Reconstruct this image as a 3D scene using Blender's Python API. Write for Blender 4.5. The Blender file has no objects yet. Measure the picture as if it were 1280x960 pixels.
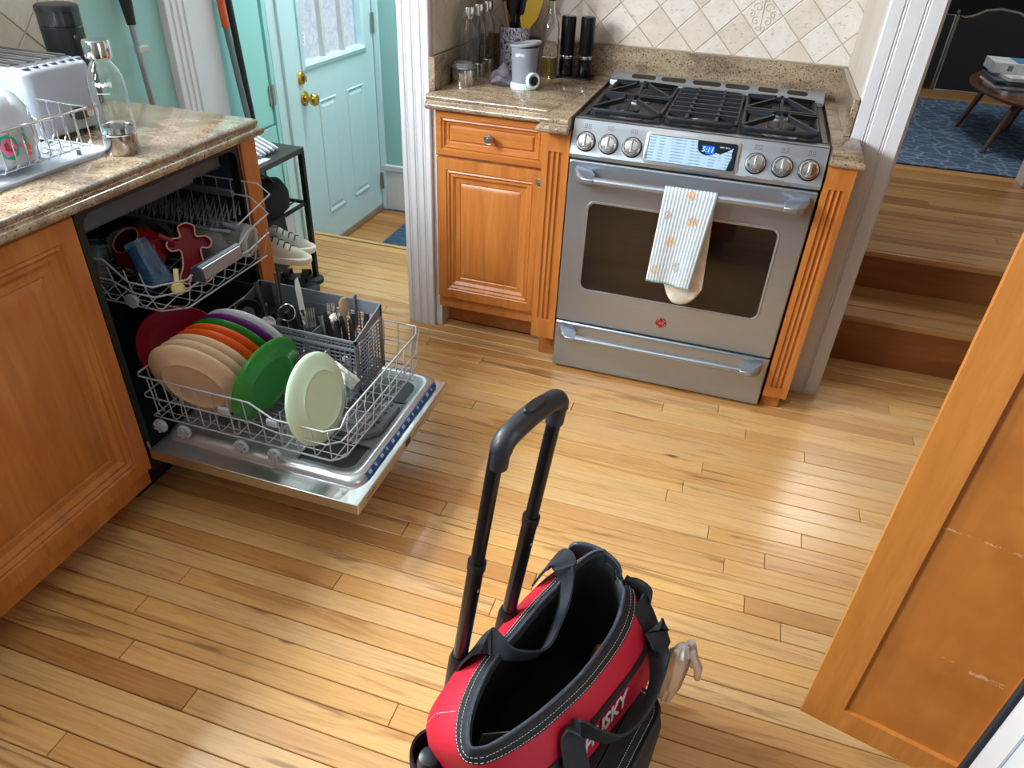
import bpy, bmesh, math, random
from mathutils import Vector, Matrix
random.seed(7)
S = bpy.context.scene
COL = S.collection
PI = math.pi

# ------------------------------------------------------------------ camera
cam = bpy.data.cameras.new('camera'); cam_o = bpy.data.objects.new('camera', cam); COL.objects.link(cam_o)
cr = Vector((0.95145112, 0.30502308, 0.04125141)); cu = Vector((-0.20447785, 0.52619352, 0.82541456)); cf = Vector((-0.23006427, 0.79377661, -0.56301788))
m = Matrix(((cr.x, cu.x, -cf.x, 0.49678), (cr.y, cu.y, -cf.y, -2.24188), (cr.z, cu.z, -cf.z, 1.46826), (0, 0, 0, 1)))
cam_o.matrix_world = m
cam.sensor_fit = 'HORIZONTAL'; cam.sensor_width = 36.0; cam.lens = 893.5 * 36 / 1280
cam.clip_start = 0.02; cam.clip_end = 60
S.camera = cam_o

# ------------------------------------------------------------------ world, lights, exposure
W = bpy.data.worlds.new('world'); S.world = W; W.use_nodes = True
W.node_tree.nodes['Background'].inputs[0].default_value = (0.86, 0.93, 1.0, 1)
W.node_tree.nodes['Background'].inputs[1].default_value = 0.85

def area(name, loc, direction, sx, sy, power, color):
    l = bpy.data.lights.new(name, 'AREA'); l.shape = 'RECTANGLE'; l.size = sx; l.size_y = sy; l.energy = power; l.color = color
    o = bpy.data.objects.new(name, l); COL.objects.link(o); o.location = loc
    o.rotation_euler = Vector(direction).to_track_quat('-Z', 'Y').to_euler()
    return o
area('sink_window_daylight', (-1.53, -1.30, 1.80), (1, 0.0, -0.25), 0.86, 0.56, 105, (0.86, 0.94, 1.0))
area('second_window_daylight', (-1.53, -2.75, 1.80), (1, 0.15, -0.25), 0.70, 0.56, 75, (0.88, 0.95, 1.0))  # added light for the pantry front, from a window that is not seen
area('porch_daylight', (-3.3, 1.3, 1.7), (1, -0.1, -0.2), 3.2, 2.0, 17, (0.88, 0.96, 1.0))
area('kitchen_ceiling_light', (0.3, -0.9, 2.36), (0, 0, -1), 0.7, 0.7, 1.5, (1.0, 0.95, 0.88))  # dim fill added overhead, no fixture seen
area('vestibule_ceiling_light', (-1.0, 1.25, 2.36), (0, 0, -1), 0.5, 0.5, 27, (0.92, 0.98, 1.0))  # added area light that brightens the entry, no fixture seen
area('living_room_daylight', (3.3, 3.0, 1.8), (-1, 0, -0.3), 1.2, 1.0, 12, (0.9, 0.95, 1.0))  # added area light for the living room, no window behind it
area('hall_ceiling_light', (1.5, 2.3, 2.36), (0, 0, -1), 0.5, 0.5, 16, (1.0, 0.95, 0.88))  # added overhead light to brighten the hall and steps

S.view_settings.view_transform = 'Standard'
S.view_settings.look = 'None'
S.view_settings.exposure = 0.1
S.view_settings.gamma = 1.0
S.view_settings.use_curve_mapping = False

# ------------------------------------------------------------------ materials
def lin(h):
    h = h.lstrip('#'); r = [int(h[i:i+2], 16) / 255 for i in (0, 2, 4)]
    return tuple(c / 12.92 if c <= .04045 else ((c + .055) / 1.055) ** 2.4 for c in r)
MC = {}
def base(name):
    mt = bpy.data.materials.new(name); mt.use_nodes = True; nt = mt.node_tree; b = nt.nodes['Principled BSDF']
    return mt, nt, b
def nd(nt, t, **kw):
    n = nt.nodes.new(t)
    for k, v in kw.items(): setattr(n, k, v)
    return n
def math_n(nt, op, a, b=None, clamp=False):
    n = nd(nt, 'ShaderNodeMath', operation=op, use_clamp=clamp)
    for i, x in enumerate((a, b)):
        if x is None: continue
        if isinstance(x, (int, float)): n.inputs[i].default_value = x
        else: nt.links.new(x, n.inputs[i])
    return n.outputs[0]
def mixc(nt, f, a, b, bt='MIX'):
    n = nd(nt, 'ShaderNodeMix', data_type='RGBA', blend_type=bt)
    for i, x in ((0, f), (6, a), (7, b)):
        if isinstance(x, (int, float)): n.inputs[i].default_value = x
        elif isinstance(x, tuple): n.inputs[i].default_value = (*x[:3], 1)
        else: nt.links.new(x, n.inputs[i])
    return n.outputs[2]
def coords(nt, scale=(1, 1, 1), world=False, rnd=False):
    if world: src = nd(nt, 'ShaderNodeNewGeometry').outputs['Position']
    else: src = nd(nt, 'ShaderNodeTexCoord').outputs['Object']
    mp = nd(nt, 'ShaderNodeMapping'); nt.links.new(src, mp.inputs[0]); mp.inputs['Scale'].default_value = scale
    if rnd:
        oi = nd(nt, 'ShaderNodeObjectInfo'); cx = nd(nt, 'ShaderNodeCombineXYZ')
        for i, k in enumerate((37.0, 91.0, 53.0)): nt.links.new(math_n(nt, 'MULTIPLY', oi.outputs['Random'], k), cx.inputs[i])
        nt.links.new(cx.outputs[0], mp.inputs['Location'])
    return mp.outputs[0]
def noise(nt, vec, scale, detail=4, rough=.55, dist=0):
    n = nd(nt, 'ShaderNodeTexNoise'); nt.links.new(vec, n.inputs['Vector'])
    n.inputs['Scale'].default_value = scale; n.inputs['Detail'].default_value = detail; n.inputs['Roughness'].default_value = rough; n.inputs['Distortion'].default_value = dist
    return n.outputs[0]
def ramp(nt, fac, stops):
    r = nd(nt, 'ShaderNodeValToRGB'); nt.links.new(fac, r.inputs[0]); e = r.color_ramp.elements
    while len(e) < len(stops): e.new(.5)
    for i, (p, c) in enumerate(stops): e[i].position = p; e[i].color = (*c, 1)
    return r.outputs[0]
def bump(nt, b, h, strength, dist=.002):
    n = nd(nt, 'ShaderNodeBump'); n.inputs['Strength'].default_value = strength; n.inputs['Distance'].default_value = dist
    nt.links.new(h, n.inputs['Height']); nt.links.new(n.outputs[0], b.inputs['Normal'])
def M(name, col, rough=.5, metal=0, var=.08, scale=12, stretch=(1, 1, 1), bmp=0, trans=0, ior=1.45, coat=0, emit=0, aniso=0, alpha=1, world=False):
    if name in MC: return MC[name]
    mt, nt, b = base(name); c = lin(col)
    v = coords(nt, stretch, world)
    f = noise(nt, v, scale)
    nt.links.new(ramp(nt, f, [(.25, tuple(x * (1 - var) for x in c)), (.75, tuple(min(1, x * (1 + var)) for x in c))]), b.inputs['Base Color'])
    b.inputs['Roughness'].default_value = rough; b.inputs['Metallic'].default_value = metal; b.inputs['IOR'].default_value = ior
    b.inputs['Transmission Weight'].default_value = trans; b.inputs['Coat Weight'].default_value = coat
    b.inputs['Alpha'].default_value = alpha
    if aniso: b.inputs['Anisotropic'].default_value = aniso
    if emit:
        b.inputs['Emission Color'].default_value = (*c, 1); b.inputs['Emission Strength'].default_value = emit
    if bmp: bump(nt, b, f, bmp)
    MC[name] = mt; return mt

def wood_mat(name, cols, axis='Z', rough=.32, world=False, rnd=False, k=1.0):
    if name in MC: return MC[name]
    mt, nt, b = base(name)
    st = {'X': (1.2, 14, 14), 'Y': (14, 1.2, 14), 'Z': (14, 14, 1.2)}[axis]
    v = coords(nt, tuple(x * k for x in st), world, rnd)
    f = noise(nt, v, 1.6, 5, .6, .6)
    f2 = noise(nt, v, 9, 3, .6)
    c = ramp(nt, f, [(.3, lin(cols[0])), (.5, lin(cols[1])), (.72, lin(cols[2]))])
    g = ramp(nt, f2, [(.3, (.86, .84, .82)), (.7, (1, 1, 1))])
    nt.links.new(mixc(nt, 1.0, c, g, 'MULTIPLY'), b.inputs['Base Color'])
    b.inputs['Roughness'].default_value = rough; b.inputs['Coat Weight'].default_value = .15; b.inputs['Coat Roughness'].default_value = .2
    bump(nt, b, f2, .06, .001)
    MC[name] = mt; return mt

def plank_mat(name, tones, dark=1.0, rough=.27):
    mt, nt, b = base(name)
    oi = nd(nt, 'ShaderNodeObjectInfo')
    basec = ramp(nt, oi.outputs['Random'], [(0, lin(tones[0])), (.3, lin(tones[1])), (.6, lin(tones[2])), (.85, lin(tones[3])), (1, lin(tones[4]))])
    v = coords(nt, (1.5, 16, 16), True, True)
    fig = noise(nt, v, 1.1, 4, .6, 1.4)
    fine = noise(nt, coords(nt, (4, 120, 120), True, True), 1.5, 3, .6)
    c = mixc(nt, 1.0, basec, ramp(nt, fig, [(.28, (.62, .48, .35)), (.44, (1, 1, 1)), (.60, (1.0, .97, .92)), (.76, (.78, .66, .53))]), 'MULTIPLY')
    c = mixc(nt, 1.0, c, ramp(nt, fine, [(.25, (.82, .78, .72)), (.6, (1, 1, 1))]), 'MULTIPLY')
    # dark mineral streaks, rare
    st = noise(nt, coords(nt, (2.2, 34, 34), True, True), .8, 3, .55, .8)
    sf = ramp(nt, st, [(.61, (0, 0, 0)), (.70, (1, 1, 1))])
    c = mixc(nt, math_n(nt, 'MULTIPLY', sf, .6), c, lin('5a3a1e'))
    vo = nd(nt, 'ShaderNodeTexVoronoi'); nt.links.new(coords(nt, (2.2, 6, 6), True, True), vo.inputs['Vector']); vo.inputs['Scale'].default_value = 1.1
    kf = ramp(nt, vo.outputs['Distance'], [(.03, (1, 1, 1)), (.07, (0, 0, 0))])
    c = mixc(nt, math_n(nt, 'MULTIPLY', kf, .8), c, lin('3d2413'))
    nt.links.new(c, b.inputs['Base Color'])
    b.inputs['Roughness'].default_value = rough; b.inputs['Coat Weight'].default_value = .25; b.inputs['Coat Roughness'].default_value = .22
    bump(nt, b, fine, .05, .0008)
    return mt

def granite_mat():
    mt, nt, b = base('granite')
    v = coords(nt, (1, 1, 1), True)
    big = noise(nt, coords(nt, (1.2, 2.2, 3), True), 5, 5, .65, .8)
    c = ramp(nt, big, [(.3, lin('6e5c4e')), (.45, lin('8a755f')), (.6, lin('a8947a')), (.75, lin('7c6656'))])
    sp = noise(nt, v, 170, 3, .7)
    c = mixc(nt, ramp(nt, sp, [(.54, (0, 0, 0)), (.64, (1, 1, 1))]), c, lin('3e302c'))
    sp2 = noise(nt, v, 140, 2, .6)
    c = mixc(nt, math_n(nt, 'MULTIPLY', ramp(nt, sp2, [(.60, (0, 0, 0)), (.70, (1, 1, 1))]), .5), c, lin('c8b89c'))
    sp3 = noise(nt, coords(nt, (1, 1, 1.6), True), 24, 4, .7)
    c = mixc(nt, math_n(nt, 'MULTIPLY', ramp(nt, sp3, [(.60, (0, 0, 0)), (.72, (1, 1, 1))]), .75), c, lin('6b4a44'))
    nt.links.new(c, b.inputs['Base Color']); b.inputs['Roughness'].default_value = .16; b.inputs['Coat Weight'].default_value = .3; b.inputs['Coat Roughness'].default_value = .05
    return mt

def tile_mat(name, tones, bmp=.5):
    mt, nt, b = base(name)
    oi = nd(nt, 'ShaderNodeObjectInfo')
    c = ramp(nt, oi.outputs['Random'], [(0, lin(tones[0])), (.5, lin(tones[1])), (1, lin(tones[2]))])
    v = coords(nt, (1, 1, 1), True, True)
    n1 = noise(nt, v, 16, 5, .65)
    c = mixc(nt, 1.0, c, ramp(nt, n1, [(.3, (.88, .86, .83)), (.6, (1, 1, 1))]), 'MULTIPLY')
    pits = noise(nt, coords(nt, (1, 1, 2.2), True, True), 60, 4, .7)
    pf = ramp(nt, pits, [(.60, (0, 0, 0)), (.68, (1, 1, 1))])
    c = mixc(nt, math_n(nt, 'MULTIPLY', pf, .5), c, lin('968878'))
    nt.links.new(c, b.inputs['Base Color']); b.inputs['Roughness'].default_value = .6
    bump(nt, b, math_n(nt, 'SUBTRACT', 1.0, pf), bmp, .002)
    return mt

CAB = wood_mat('honey_stained_maple', ('a8602a', 'b87032', 'c48042'), 'Z', .33)
CABH = wood_mat('honey_stained_maple_across', ('a8602a', 'b87032', 'c48042'), 'Y', .33)
CABD = wood_mat('honey_maple_recess', ('8a4a1a', '94521e', '9c5a24'), 'Z', .4)
PANTRY = wood_mat('pantry_door_maple', ('b4702e', 'bd7834', 'c5803c'), 'Z', .38)
STAIR = wood_mat('stair_riser_wood', ('7a4420', '8a5028', '965c30'), 'X', .4, True)
PLANK = plank_mat('strip_oak_floor', ('dcae70', 'ce9c60', 'd8b07a', 'c49058', 'b2804c'))
PLANKU = plank_mat('upper_hall_floor', ('b58a58', 'a67c4c', 'b89262', '9c7244', '926a3e'), rough=.35)
PLANKS = plank_mat('landing_floor', ('b98045', 'a97238', 'c08a50', 'a06a34', '9a6430'))
SUB = M('floor_gap_brown', '3a2412', .8)
GRAN = granite_mat()
TILE = tile_mat('travertine_tile', ('d2c4b6', 'dacec2', 'e0d8ce'))
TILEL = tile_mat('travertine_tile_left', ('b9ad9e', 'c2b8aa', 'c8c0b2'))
GROUT = M('grout', 'bca98e', .9, var=.12, scale=60)
PLAS = M('splash_side_stone', 'c4b8ab', .55, var=.1, scale=9, stretch=(1, 1, .4), world=True)
MINT = M('mint_wall_paint', '90bab6', .6, var=.03, scale=3, bmp=.02)
MINTD = M('mint_door_paint', 'c4e2e8', .42, var=.03, scale=4, bmp=.02)
MINTC = M('mint_closet_paint', '9cdad8', .5, var=.03, scale=4)
WHITE = M('white_trim_paint', 'd0d1d5', .42, var=.04, scale=14, bmp=.06)
WHITEW = M('white_wall_paint', 'd8d6d2', .7, var=.03, scale=5)
WALLK = M('kitchen_tan_wall_paint', '76726c', .7, var=.04, scale=5)
CEIL = M('ceiling_paint', 'c4c0b8', .8, var=.02, scale=5)
def steel(name, col, rough, stretch, bm=.03, metal=1):
    mt, nt, b = base(name); f = noise(nt, coords(nt, stretch, True), 1, 3, .6); c = lin(col)
    nt.links.new(ramp(nt, f, [(.3, tuple(x * .92 for x in c)), (.7, c)]), b.inputs['Base Color'])
    nt.links.new(math_n(nt, 'ADD', math_n(nt, 'MULTIPLY', f, .1), rough - .05), b.inputs['Roughness'])
    b.inputs['Metallic'].default_value = metal; bump(nt, b, f, bm, .0006)
    b.inputs['Anisotropic'].default_value = .65; tg = nd(nt, 'ShaderNodeTangent', direction_type='RADIAL', axis='Z'); nt.links.new(tg.outputs[0], b.inputs['Tangent']); return mt
STEEL = steel('brushed_steel', 'a9b1bb', .32, (2, 300, 300), .03, .80)
STEELV = steel('brushed_steel_door', 'c6c7c8', .3, (300, 2, 300), .03)
CHROME = M('chrome', 'dfe0e2', .08, 1, .02)
NICKEL = M('satin_nickel', 'b9b7b2', .3, 1, .05)
BRASS = M('polished_brass', 'd0a650', .18, 1, .06)
BLACKP = M('black_plastic', '15161a', .38, var=.15, scale=30)
IRON = M('cast_iron_enamel', '22252b', .42, var=.2, scale=40, bmp=.05)
BGLASS = M('black_oven_glass', '0a0b0d', .16, var=.1, coat=.5)
TUB = M('dark_tub_plastic', '2e3842', .35, var=.2, scale=6)
TUBT = M('tub_top_duct', '454b54', .4, var=.1, scale=6)
WIRE = M('grey_coated_wire', 'a9adb4', .38, var=.06, scale=30)
GREYP = M('grey_basket_plastic', '6d727b', .5, var=.08, scale=20)
GREYW = M('grey_wheel_plastic', 'a4a8b2', .5)
def glass(name, col='ffffff', rough=.02, ior=1.45, trans=1.0):
    return M(name, col, rough, 0, .01, 3, trans=trans, ior=ior)
def thin_glass():
    mt, nt, b = base('window_pane_glass'); nt.nodes.remove(b); out = nt.nodes['Material Output']
    tr = nd(nt, 'ShaderNodeBsdfTransparent'); gl = nd(nt, 'ShaderNodeBsdfGlossy'); gl.inputs['Roughness'].default_value = .03
    mx = nd(nt, 'ShaderNodeMixShader')
    n = noise(nt, coords(nt, (1, 1, 1)), 22, 3, .6, 1.5)
    nt.links.new(ramp(nt, n, [(.35, (.80, .90, .95)), (.6, (.98, .99, 1))]), tr.inputs[0])
    mx.inputs[0].default_value = .07; nt.links.new(tr.outputs[0], mx.inputs[1]); nt.links.new(gl.outputs[0], mx.inputs[2]); nt.links.new(mx.outputs[0], out.inputs[0]); return mt
PANE = thin_glass()
GLASS = glass('clear_glass'); OILG = glass('olive_oil', 'c9b53a'); BLUEG = glass('blue_glass', '9fc8e8', .04)
WATER = glass('water', 'eef6fa', .0, 1.33)
BAGR = M('red_nylon', 'b3102c', .62, var=.12, scale=7, bmp=.12)
BAGB = M('black_nylon', '17191d', .7, var=.2, scale=60, bmp=.15)
BAGL = M('black_lining', '1b1c1e', .85, var=.2)
WEB = M('black_webbing', '20242b', .75, var=.25, scale=120, stretch=(1, 1, 1), bmp=.3)
STITCH = M('white_thread', 'd8d4d0', .8)
GREYL = M('grey_lining', '5b5a56', .8)

# ------------------------------------------------------------------ mesh helpers
class MB:
    def __init__(s): s.v = []; s.f = []
    def add(s, vs, fs, mtx=None):
        n = len(s.v)
        s.v += [tuple(mtx @ Vector(p)) if mtx else tuple(p) for p in vs]
        s.f += [tuple(i + n for i in f) for f in fs]; return s
    def box(s, x0, x1, y0, y1, z0, z1, mtx=None):
        return s.add([(x, y, z) for x in (x0, x1) for y in (y0, y1) for z in (z0, z1)],
                     [(0, 1, 3, 2), (4, 6, 7, 5), (0, 4, 5, 1), (2, 3, 7, 6), (0, 2, 6, 4), (1, 5, 7, 3)], mtx)
    def rings(s, rs, cap0=True, cap1=True, closed=True, loop=False):
        n = len(rs[0]); b = len(s.v)
        for r in rs: s.v += [tuple(p) for p in r]
        k = n if closed else n - 1; L = len(rs)
        for i in range(L if loop else L - 1):
            for j in range(k):
                a = b + i * n; c = b + ((i + 1) % L) * n
                s.f.append((a + j, a + (j + 1) % n, c + (j + 1) % n, c + j))
        if not loop and closed:
            if cap0: s.f.append(tuple(b + j for j in range(n))[::-1])
            if cap1: s.f.append(tuple(b + (L - 1) * n + j for j in range(n)))
        return s
    def cyl(s, p0, p1, r0, r1=None, n=16, caps=True):
        return s.tube([p0, p1], [r0, r0 if r1 is None else r1], n, caps=caps)
    def tube(s, pts, r, n=8, closed=False, caps=True, flat=None):
        P = [Vector(p) for p in pts]; L = len(P)
        R = r if isinstance(r, (list, tuple)) else [r] * L
        T = []
        for i in range(L):
            a = P[(i - 1) % L] if (closed or i > 0) else P[0]
            c = P[(i + 1) % L] if (closed or i < L - 1) else P[-1]
            t = (c - a); T.append(t.normalized() if t.length > 1e-9 else Vector((0, 0, 1)))
        u = T[0].orthogonal().normalized(); rs = []
        if flat is not None:
            u = Vector(flat)
        for i in range(L):
            if flat is not None:
                u = Vector(flat); 
            u = (u - T[i] * u.dot(T[i])); u = u.normalized() if u.length > 1e-6 else T[i].orthogonal().normalized()
            w = T[i].cross(u)
            if isinstance(R[i], tuple): ra, rb = R[i]
            else: ra = rb = R[i]
            rs.append([P[i] + u * math.cos(2 * PI * k / n) * ra + w * math.sin(2 * PI * k / n) * rb for k in range(n)])
        return s.rings(rs, caps, caps, True, closed)
    def strap(s, pts, width, th, side):
        # flat band following pts, wide along `side`
        P = [Vector(p) for p in pts]; L = len(P); rs = []
        for i in range(L):
            t = (P[min(i + 1, L - 1)] - P[max(i - 1, 0)]).normalized()
            sd = Vector(side[i]) if isinstance(side, list) else Vector(side)
            sd = (sd - t * sd.dot(t)).normalized(); nn = t.cross(sd)
            h = sd * width / 2; k = nn * th / 2
            rs.append([P[i] - h - k, P[i] + h - k, P[i] + h + k, P[i] - h + k])
        return s.rings(rs)
    def lathe(s, prof, c=(0, 0, 0), n=32, axis='z', caps=False):
        rs = []
        for r, z in prof:
            ring = []
            for k in range(n):
                a = 2 * PI * k / n; x, y = r * math.cos(a), r * math.sin(a)
                p = {'z': (x, y, z), 'y': (x, -z, y), 'x': (z, x, y)}[axis]
                ring.append((p[0] + c[0], p[1] + c[1], p[2] + c[2]))
            rs.append(ring)
        return s.rings(rs, caps or prof[0][0] > 1e-5 and caps, caps)
    def prism(s, poly, fn, a0, a1):
        # poly 2D, fn(u,v,a) -> xyz
        return s.rings([[fn(u, v, a0) for u, v in poly], [fn(u, v, a1) for u, v in poly]])
    def tf(s, mtx, start=0):
        for i in range(start, len(s.v)): s.v[i] = tuple(mtx @ Vector(s.v[i]))
        return s

def build(mb, name, mat, parent=None, smooth=30, bev=0, off=None, seg=2, sub=0, solid=0):
    me = bpy.data.meshes.new(name)
    vs = mb.v
    if off is None and parent is not None and parent.get('_w') : off = parent.location
    if off is not None: vs = [(x - off[0], y - off[1], z - off[2]) for x, y, z in vs]
    me.from_pydata(vs, [], mb.f); 
    bm = bmesh.new(); bm.from_mesh(me); bmesh.ops.remove_doubles(bm, verts=bm.verts, dist=1e-6); bmesh.ops.recalc_face_normals(bm, faces=bm.faces); bm.to_mesh(me); bm.free()
    me.materials.append(mat)
    if smooth:
        me.polygons.foreach_set('use_smooth', [True] * len(me.polygons))
        me.set_sharp_from_angle(angle=math.radians(smooth))
    o = bpy.data.objects.new(name, me); COL.objects.link(o)
    if parent is not None: o.parent = parent
    if solid:
        md = o.modifiers.new('solid', 'SOLIDIFY'); md.thickness = solid; md.offset = 0
    if bev:
        md = o.modifiers.new('bevel', 'BEVEL'); md.width = bev; md.segments = seg; md.limit_method = 'ANGLE'; md.angle_limit = math.radians(35)
    if sub:
        md = o.modifiers.new('subd', 'SUBSURF'); md.levels = sub; md.render_levels = sub
    return o

def tag(o, label, cat=None, group=None, kind=None):
    if label: o['label'] = label
    if cat: o['category'] = cat
    if group: o['group'] = group
    if kind: o['kind'] = kind
    return o
def thing(name, loc, label, cat, group=None, rot=(0, 0, 0), world=True, kind=None):
    o = bpy.data.objects.new(name, None); o.empty_display_size = .05; COL.objects.link(o); o.location = loc; o.rotation_euler = rot
    o['_w'] = 1 if world else 0
    return tag(o, label, cat, group, kind)
def single(mb, name, mat, label, cat, loc, group=None, rot=None, **kw):
    # one-mesh thing, geometry given in world coordinates when rot is None, else local
    o = build(mb, name, mat, None, off=(loc if rot is None else None), **kw); o.location = loc
    if rot is not None: o.rotation_euler = rot
    return tag(o, label, cat, group)
def copy_tree(src, loc, rot=None, label=None, group=None):
    r = src.copy(); COL.objects.link(r); r.location = loc
    if rot is not None: r.rotation_euler = rot
    if label: r['label'] = label
    if group: r['group'] = group
    for ch in list(src.children):
        c = ch.copy(); COL.objects.link(c); c.parent = r
        for g in list(ch.children):
            d = g.copy(); COL.objects.link(d); d.parent = c
    return r
def struct(mb, name, mat, label, cat='structure', parent=None, **kw):
    o = build(mb, name, mat, parent, **kw)
    if parent is None: tag(o, label, cat, kind='structure')
    return o
def rrect(x0, x1, y0, y1, r, n=5):
    pts = []
    for cx, cy, a0 in ((x1 - r, y1 - r, 0), (x0 + r, y1 - r, PI / 2), (x0 + r, y0 + r, PI), (x1 - r, y0 + r, 1.5 * PI)):
        for k in range(n + 1):
            a = a0 + k * PI / 2 / n; pts.append((cx + r * math.cos(a), cy + r * math.sin(a)))
    return pts
def nested(mb, w0, w1, h0, h1, rs, fn, back=0.0):
    # raised panel door: rs = [(inset, depth)], fn(u, v, d) -> xyz
    R = [[fn(w0, h0, -back), fn(w1, h0, -back), fn(w1, h1, -back), fn(w0, h1, -back)]]
    for i, d in rs: R.append([fn(w0 + i, h0 + i, d), fn(w1 - i, h0 + i, d), fn(w1 - i, h1 - i, d), fn(w0 + i, h1 - i, d)])
    mb.rings(R); return mb
DOORP = [(0, .012), (.004, .018), (.045, .019), (.05, .015), (.056, .017), (.064, .010), (.072, .012), (.084, .004), (.10, .004), (.104, .001), (.125, .009)]
def clip_poly(P, x0, x1, y0, y1):
    def cl(P, f, it):
        out = []
        for i in range(len(P)):
            a, b = P[i], P[(i + 1) % len(P)]
            if f(a): out.append(a)
            if f(a) != f(b): out.append(it(a, b))
        return out
    def ix(c): return lambda a, b: (c, a[1] + (b[1] - a[1]) * (c - a[0]) / (b[0] - a[0]))
    def iy(c): return lambda a, b: (a[0] + (b[0] - a[0]) * (c - a[1]) / (b[1] - a[1]), c)
    for f, it in ((lambda p: p[0] >= x0, ix(x0)), (lambda p: p[0] <= x1, ix(x1)), (lambda p: p[1] >= y0, iy(y0)), (lambda p: p[1] <= y1, iy(y1))):
        if P: P = cl(P, f, it)
    return P
def text_mesh(txt, size, ext=.0006, bold=0.0, shear=0.0, align='CENTER'):
    c = bpy.data.curves.new('t', 'FONT'); c.body = txt; c.size = size; c.extrude = ext; c.align_x = align; c.align_y = 'CENTER'; c.offset = bold; c.shear = shear; c.resolution_u = 2
    o = bpy.data.objects.new('t', c); COL.objects.link(o)
    dg = bpy.context.evaluated_depsgraph_get(); me = bpy.data.meshes.new_from_object(o.evaluated_get(dg))
    bpy.data.objects.remove(o); bpy.data.curves.remove(c); return me
def text_obj(name, txt, size, mat, parent, mtx, **kw):
    me = text_mesh(txt, size, **kw); me.name = name; me.materials.clear(); me.materials.append(mat); me.transform(mtx)
    o = bpy.data.objects.new(name, me); COL.objects.link(o); o.parent = parent; return o

# ================================================================== SETTING
XLW, YB, AL, AR = -1.5, .70, -.53, .822     # left wall, alcove back wall, alcove sides
def unit_plank(w):
    mb = MB(); h = w - .0020; c = .0016
    mb.rings([[(0, 0, -.016), (1, 0, -.016), (1, h, -.016), (0, h, -.016)], [(0, 0, -c), (1, 0, -c), (1, h, -c), (0, h, -c)], [(.001, c, 0), (.999, c, 0), (.999, h - c, 0), (.001, h - c, 0)]])
    me = bpy.data.meshes.new('plank'); me.from_pydata(mb.v, [], mb.f); return me
PW = .0565
def lay(parent, mat, rows, z, lmin=.55, lmax=1.9):
    me = unit_plank(PW); me.materials.append(mat)
    for y, x0, x1 in rows:
        x = x0 - random.uniform(0, .5); first = True
        while x < x1 - .02:
            L = random.uniform(lmin, lmax); a = max(x, x0); b = min(x + L, x1)
            if b > x1 - .12: b = x1
            if b - a > .03:
                o = bpy.data.objects.new('plank', me); COL.objects.link(o); o.parent = parent
                o.location = (a, y, z + random.uniform(-.0004, .0004)); o.scale = (b - a - .0012, 1, 1)
                x = b
            else: x += L
            if b >= x1: break
fl = struct(MB().box(-1.5, 2.0, -3.4, .13, -.06, -.015).box(-1.5, -.53, .13, .79, -.06, -.015).box(.82, 2.0, .13, .80, -.06, -.015).box(-.53, .82, .13, .7, -.06, -.015), 'floor', SUB, 'golden strip wood kitchen floor with narrow boards and dark joints', 'floor', smooth=0)
rows = []; y = -1.95
while y < .79 - PW * .5:
    if y < .19: rows.append((y, -.96 if y < -.5 else -1.49, 1.62 if y < .1 else 1.9))
    else:
        rows.append((y, -1.49, -.64))
        if y < .46: rows.append((y, .95, 1.9))
    y += PW
lay(fl, PLANK, rows, 0)
# floor edge nosing at the step down to the entry landing
struct(MB().box(-1.5, -.64, .775, .80, -.17, -.001), 'trim_1', wood_mat('step_nosing_wood', ('c09050', 'd0a468', 'd8b078'), 'X', .35, True), 'pale wood nosing where the kitchen floor steps down to the back door', 'trim', bev=.004)
ld = struct(MB().box(-1.6, -.6, .78, 1.7, -.22, -.176), 'floor.001', SUB, 'lower landing of orange brown boards in front of the back door', 'floor', smooth=0)
lay(ld, PLANKS, [(.80 + i * PW, -1.5, -.62) for i in range(14)], -.16)

# ---- left wall with sink window and door opening
WINS = ((-3.12, -2.38), (-1.75, -.85))  # first window is unseen, added to light the pantry front
wl = MB().box(-1.62, XLW, -3.4, .79, -.2, 1.48).box(-1.62, XLW, -3.4, .79, 2.12, 2.4).box(-1.62, XLW, -3.4, -3.12, 1.48, 2.12).box(-1.62, XLW, -2.38, -1.75, 1.48, 2.12).box(-1.62, XLW, -.85, .79, 1.48, 2.12)
wl.box(-1.62, XLW, .79, 1.62, 1.92, 2.4).box(-1.62, -1.535, 1.90, 2.0, -.2, 2.4)
struct(wl, 'wall_left', MINT, 'mint green painted left wall behind the counter and beside the back door', 'wall', smooth=0)
for k, (a, b) in enumerate(WINS):
    wn = MB().box(-1.60, -1.48, a - .05, a + .02, 1.44, 2.16).box(-1.60, -1.48, b - .02, b + .05, 1.44, 2.16).box(-1.60, -1.48, a + .02, b - .02, 1.44, 1.50).box(-1.60, -1.48, a + .02, b - .02, 2.10, 2.16).box(-1.59, -1.55, (a + b) / 2 - .012, (a + b) / 2 + .012, 1.50, 2.10)
    struct(wn, 'window_%d' % (k + 1), WHITE, ['white framed window over the far end of the left counter', 'white framed window over the left counter beside the toaster'][k], 'window', bev=.004)
struct(MB().box(-1.5, -.635, .146, .24, 2.1, 2.4).box(.95, 1.96, .19, .30, 2.1, 2.4), 'trim_11', WHITE, 'white headers over the two openings', 'trim', smooth=0)
# far end of vestibule
struct(MB().box(-1.535, -.53, 1.62, 1.72, -.2, 2.4), 'wall_vestibule', MINT, 'mint green end wall of the entry to the right of the back door', 'wall', smooth=0)
struct(MB().box(-1.5, -.64, 1.605, 1.622, -.16, .08).box(-1.5, -.64, 1.598, 1.622, .08, .115), 'baseboard_vestibule', WHITE, 'chipped white baseboard on the end wall of the entry', 'baseboard', bev=.004)
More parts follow.
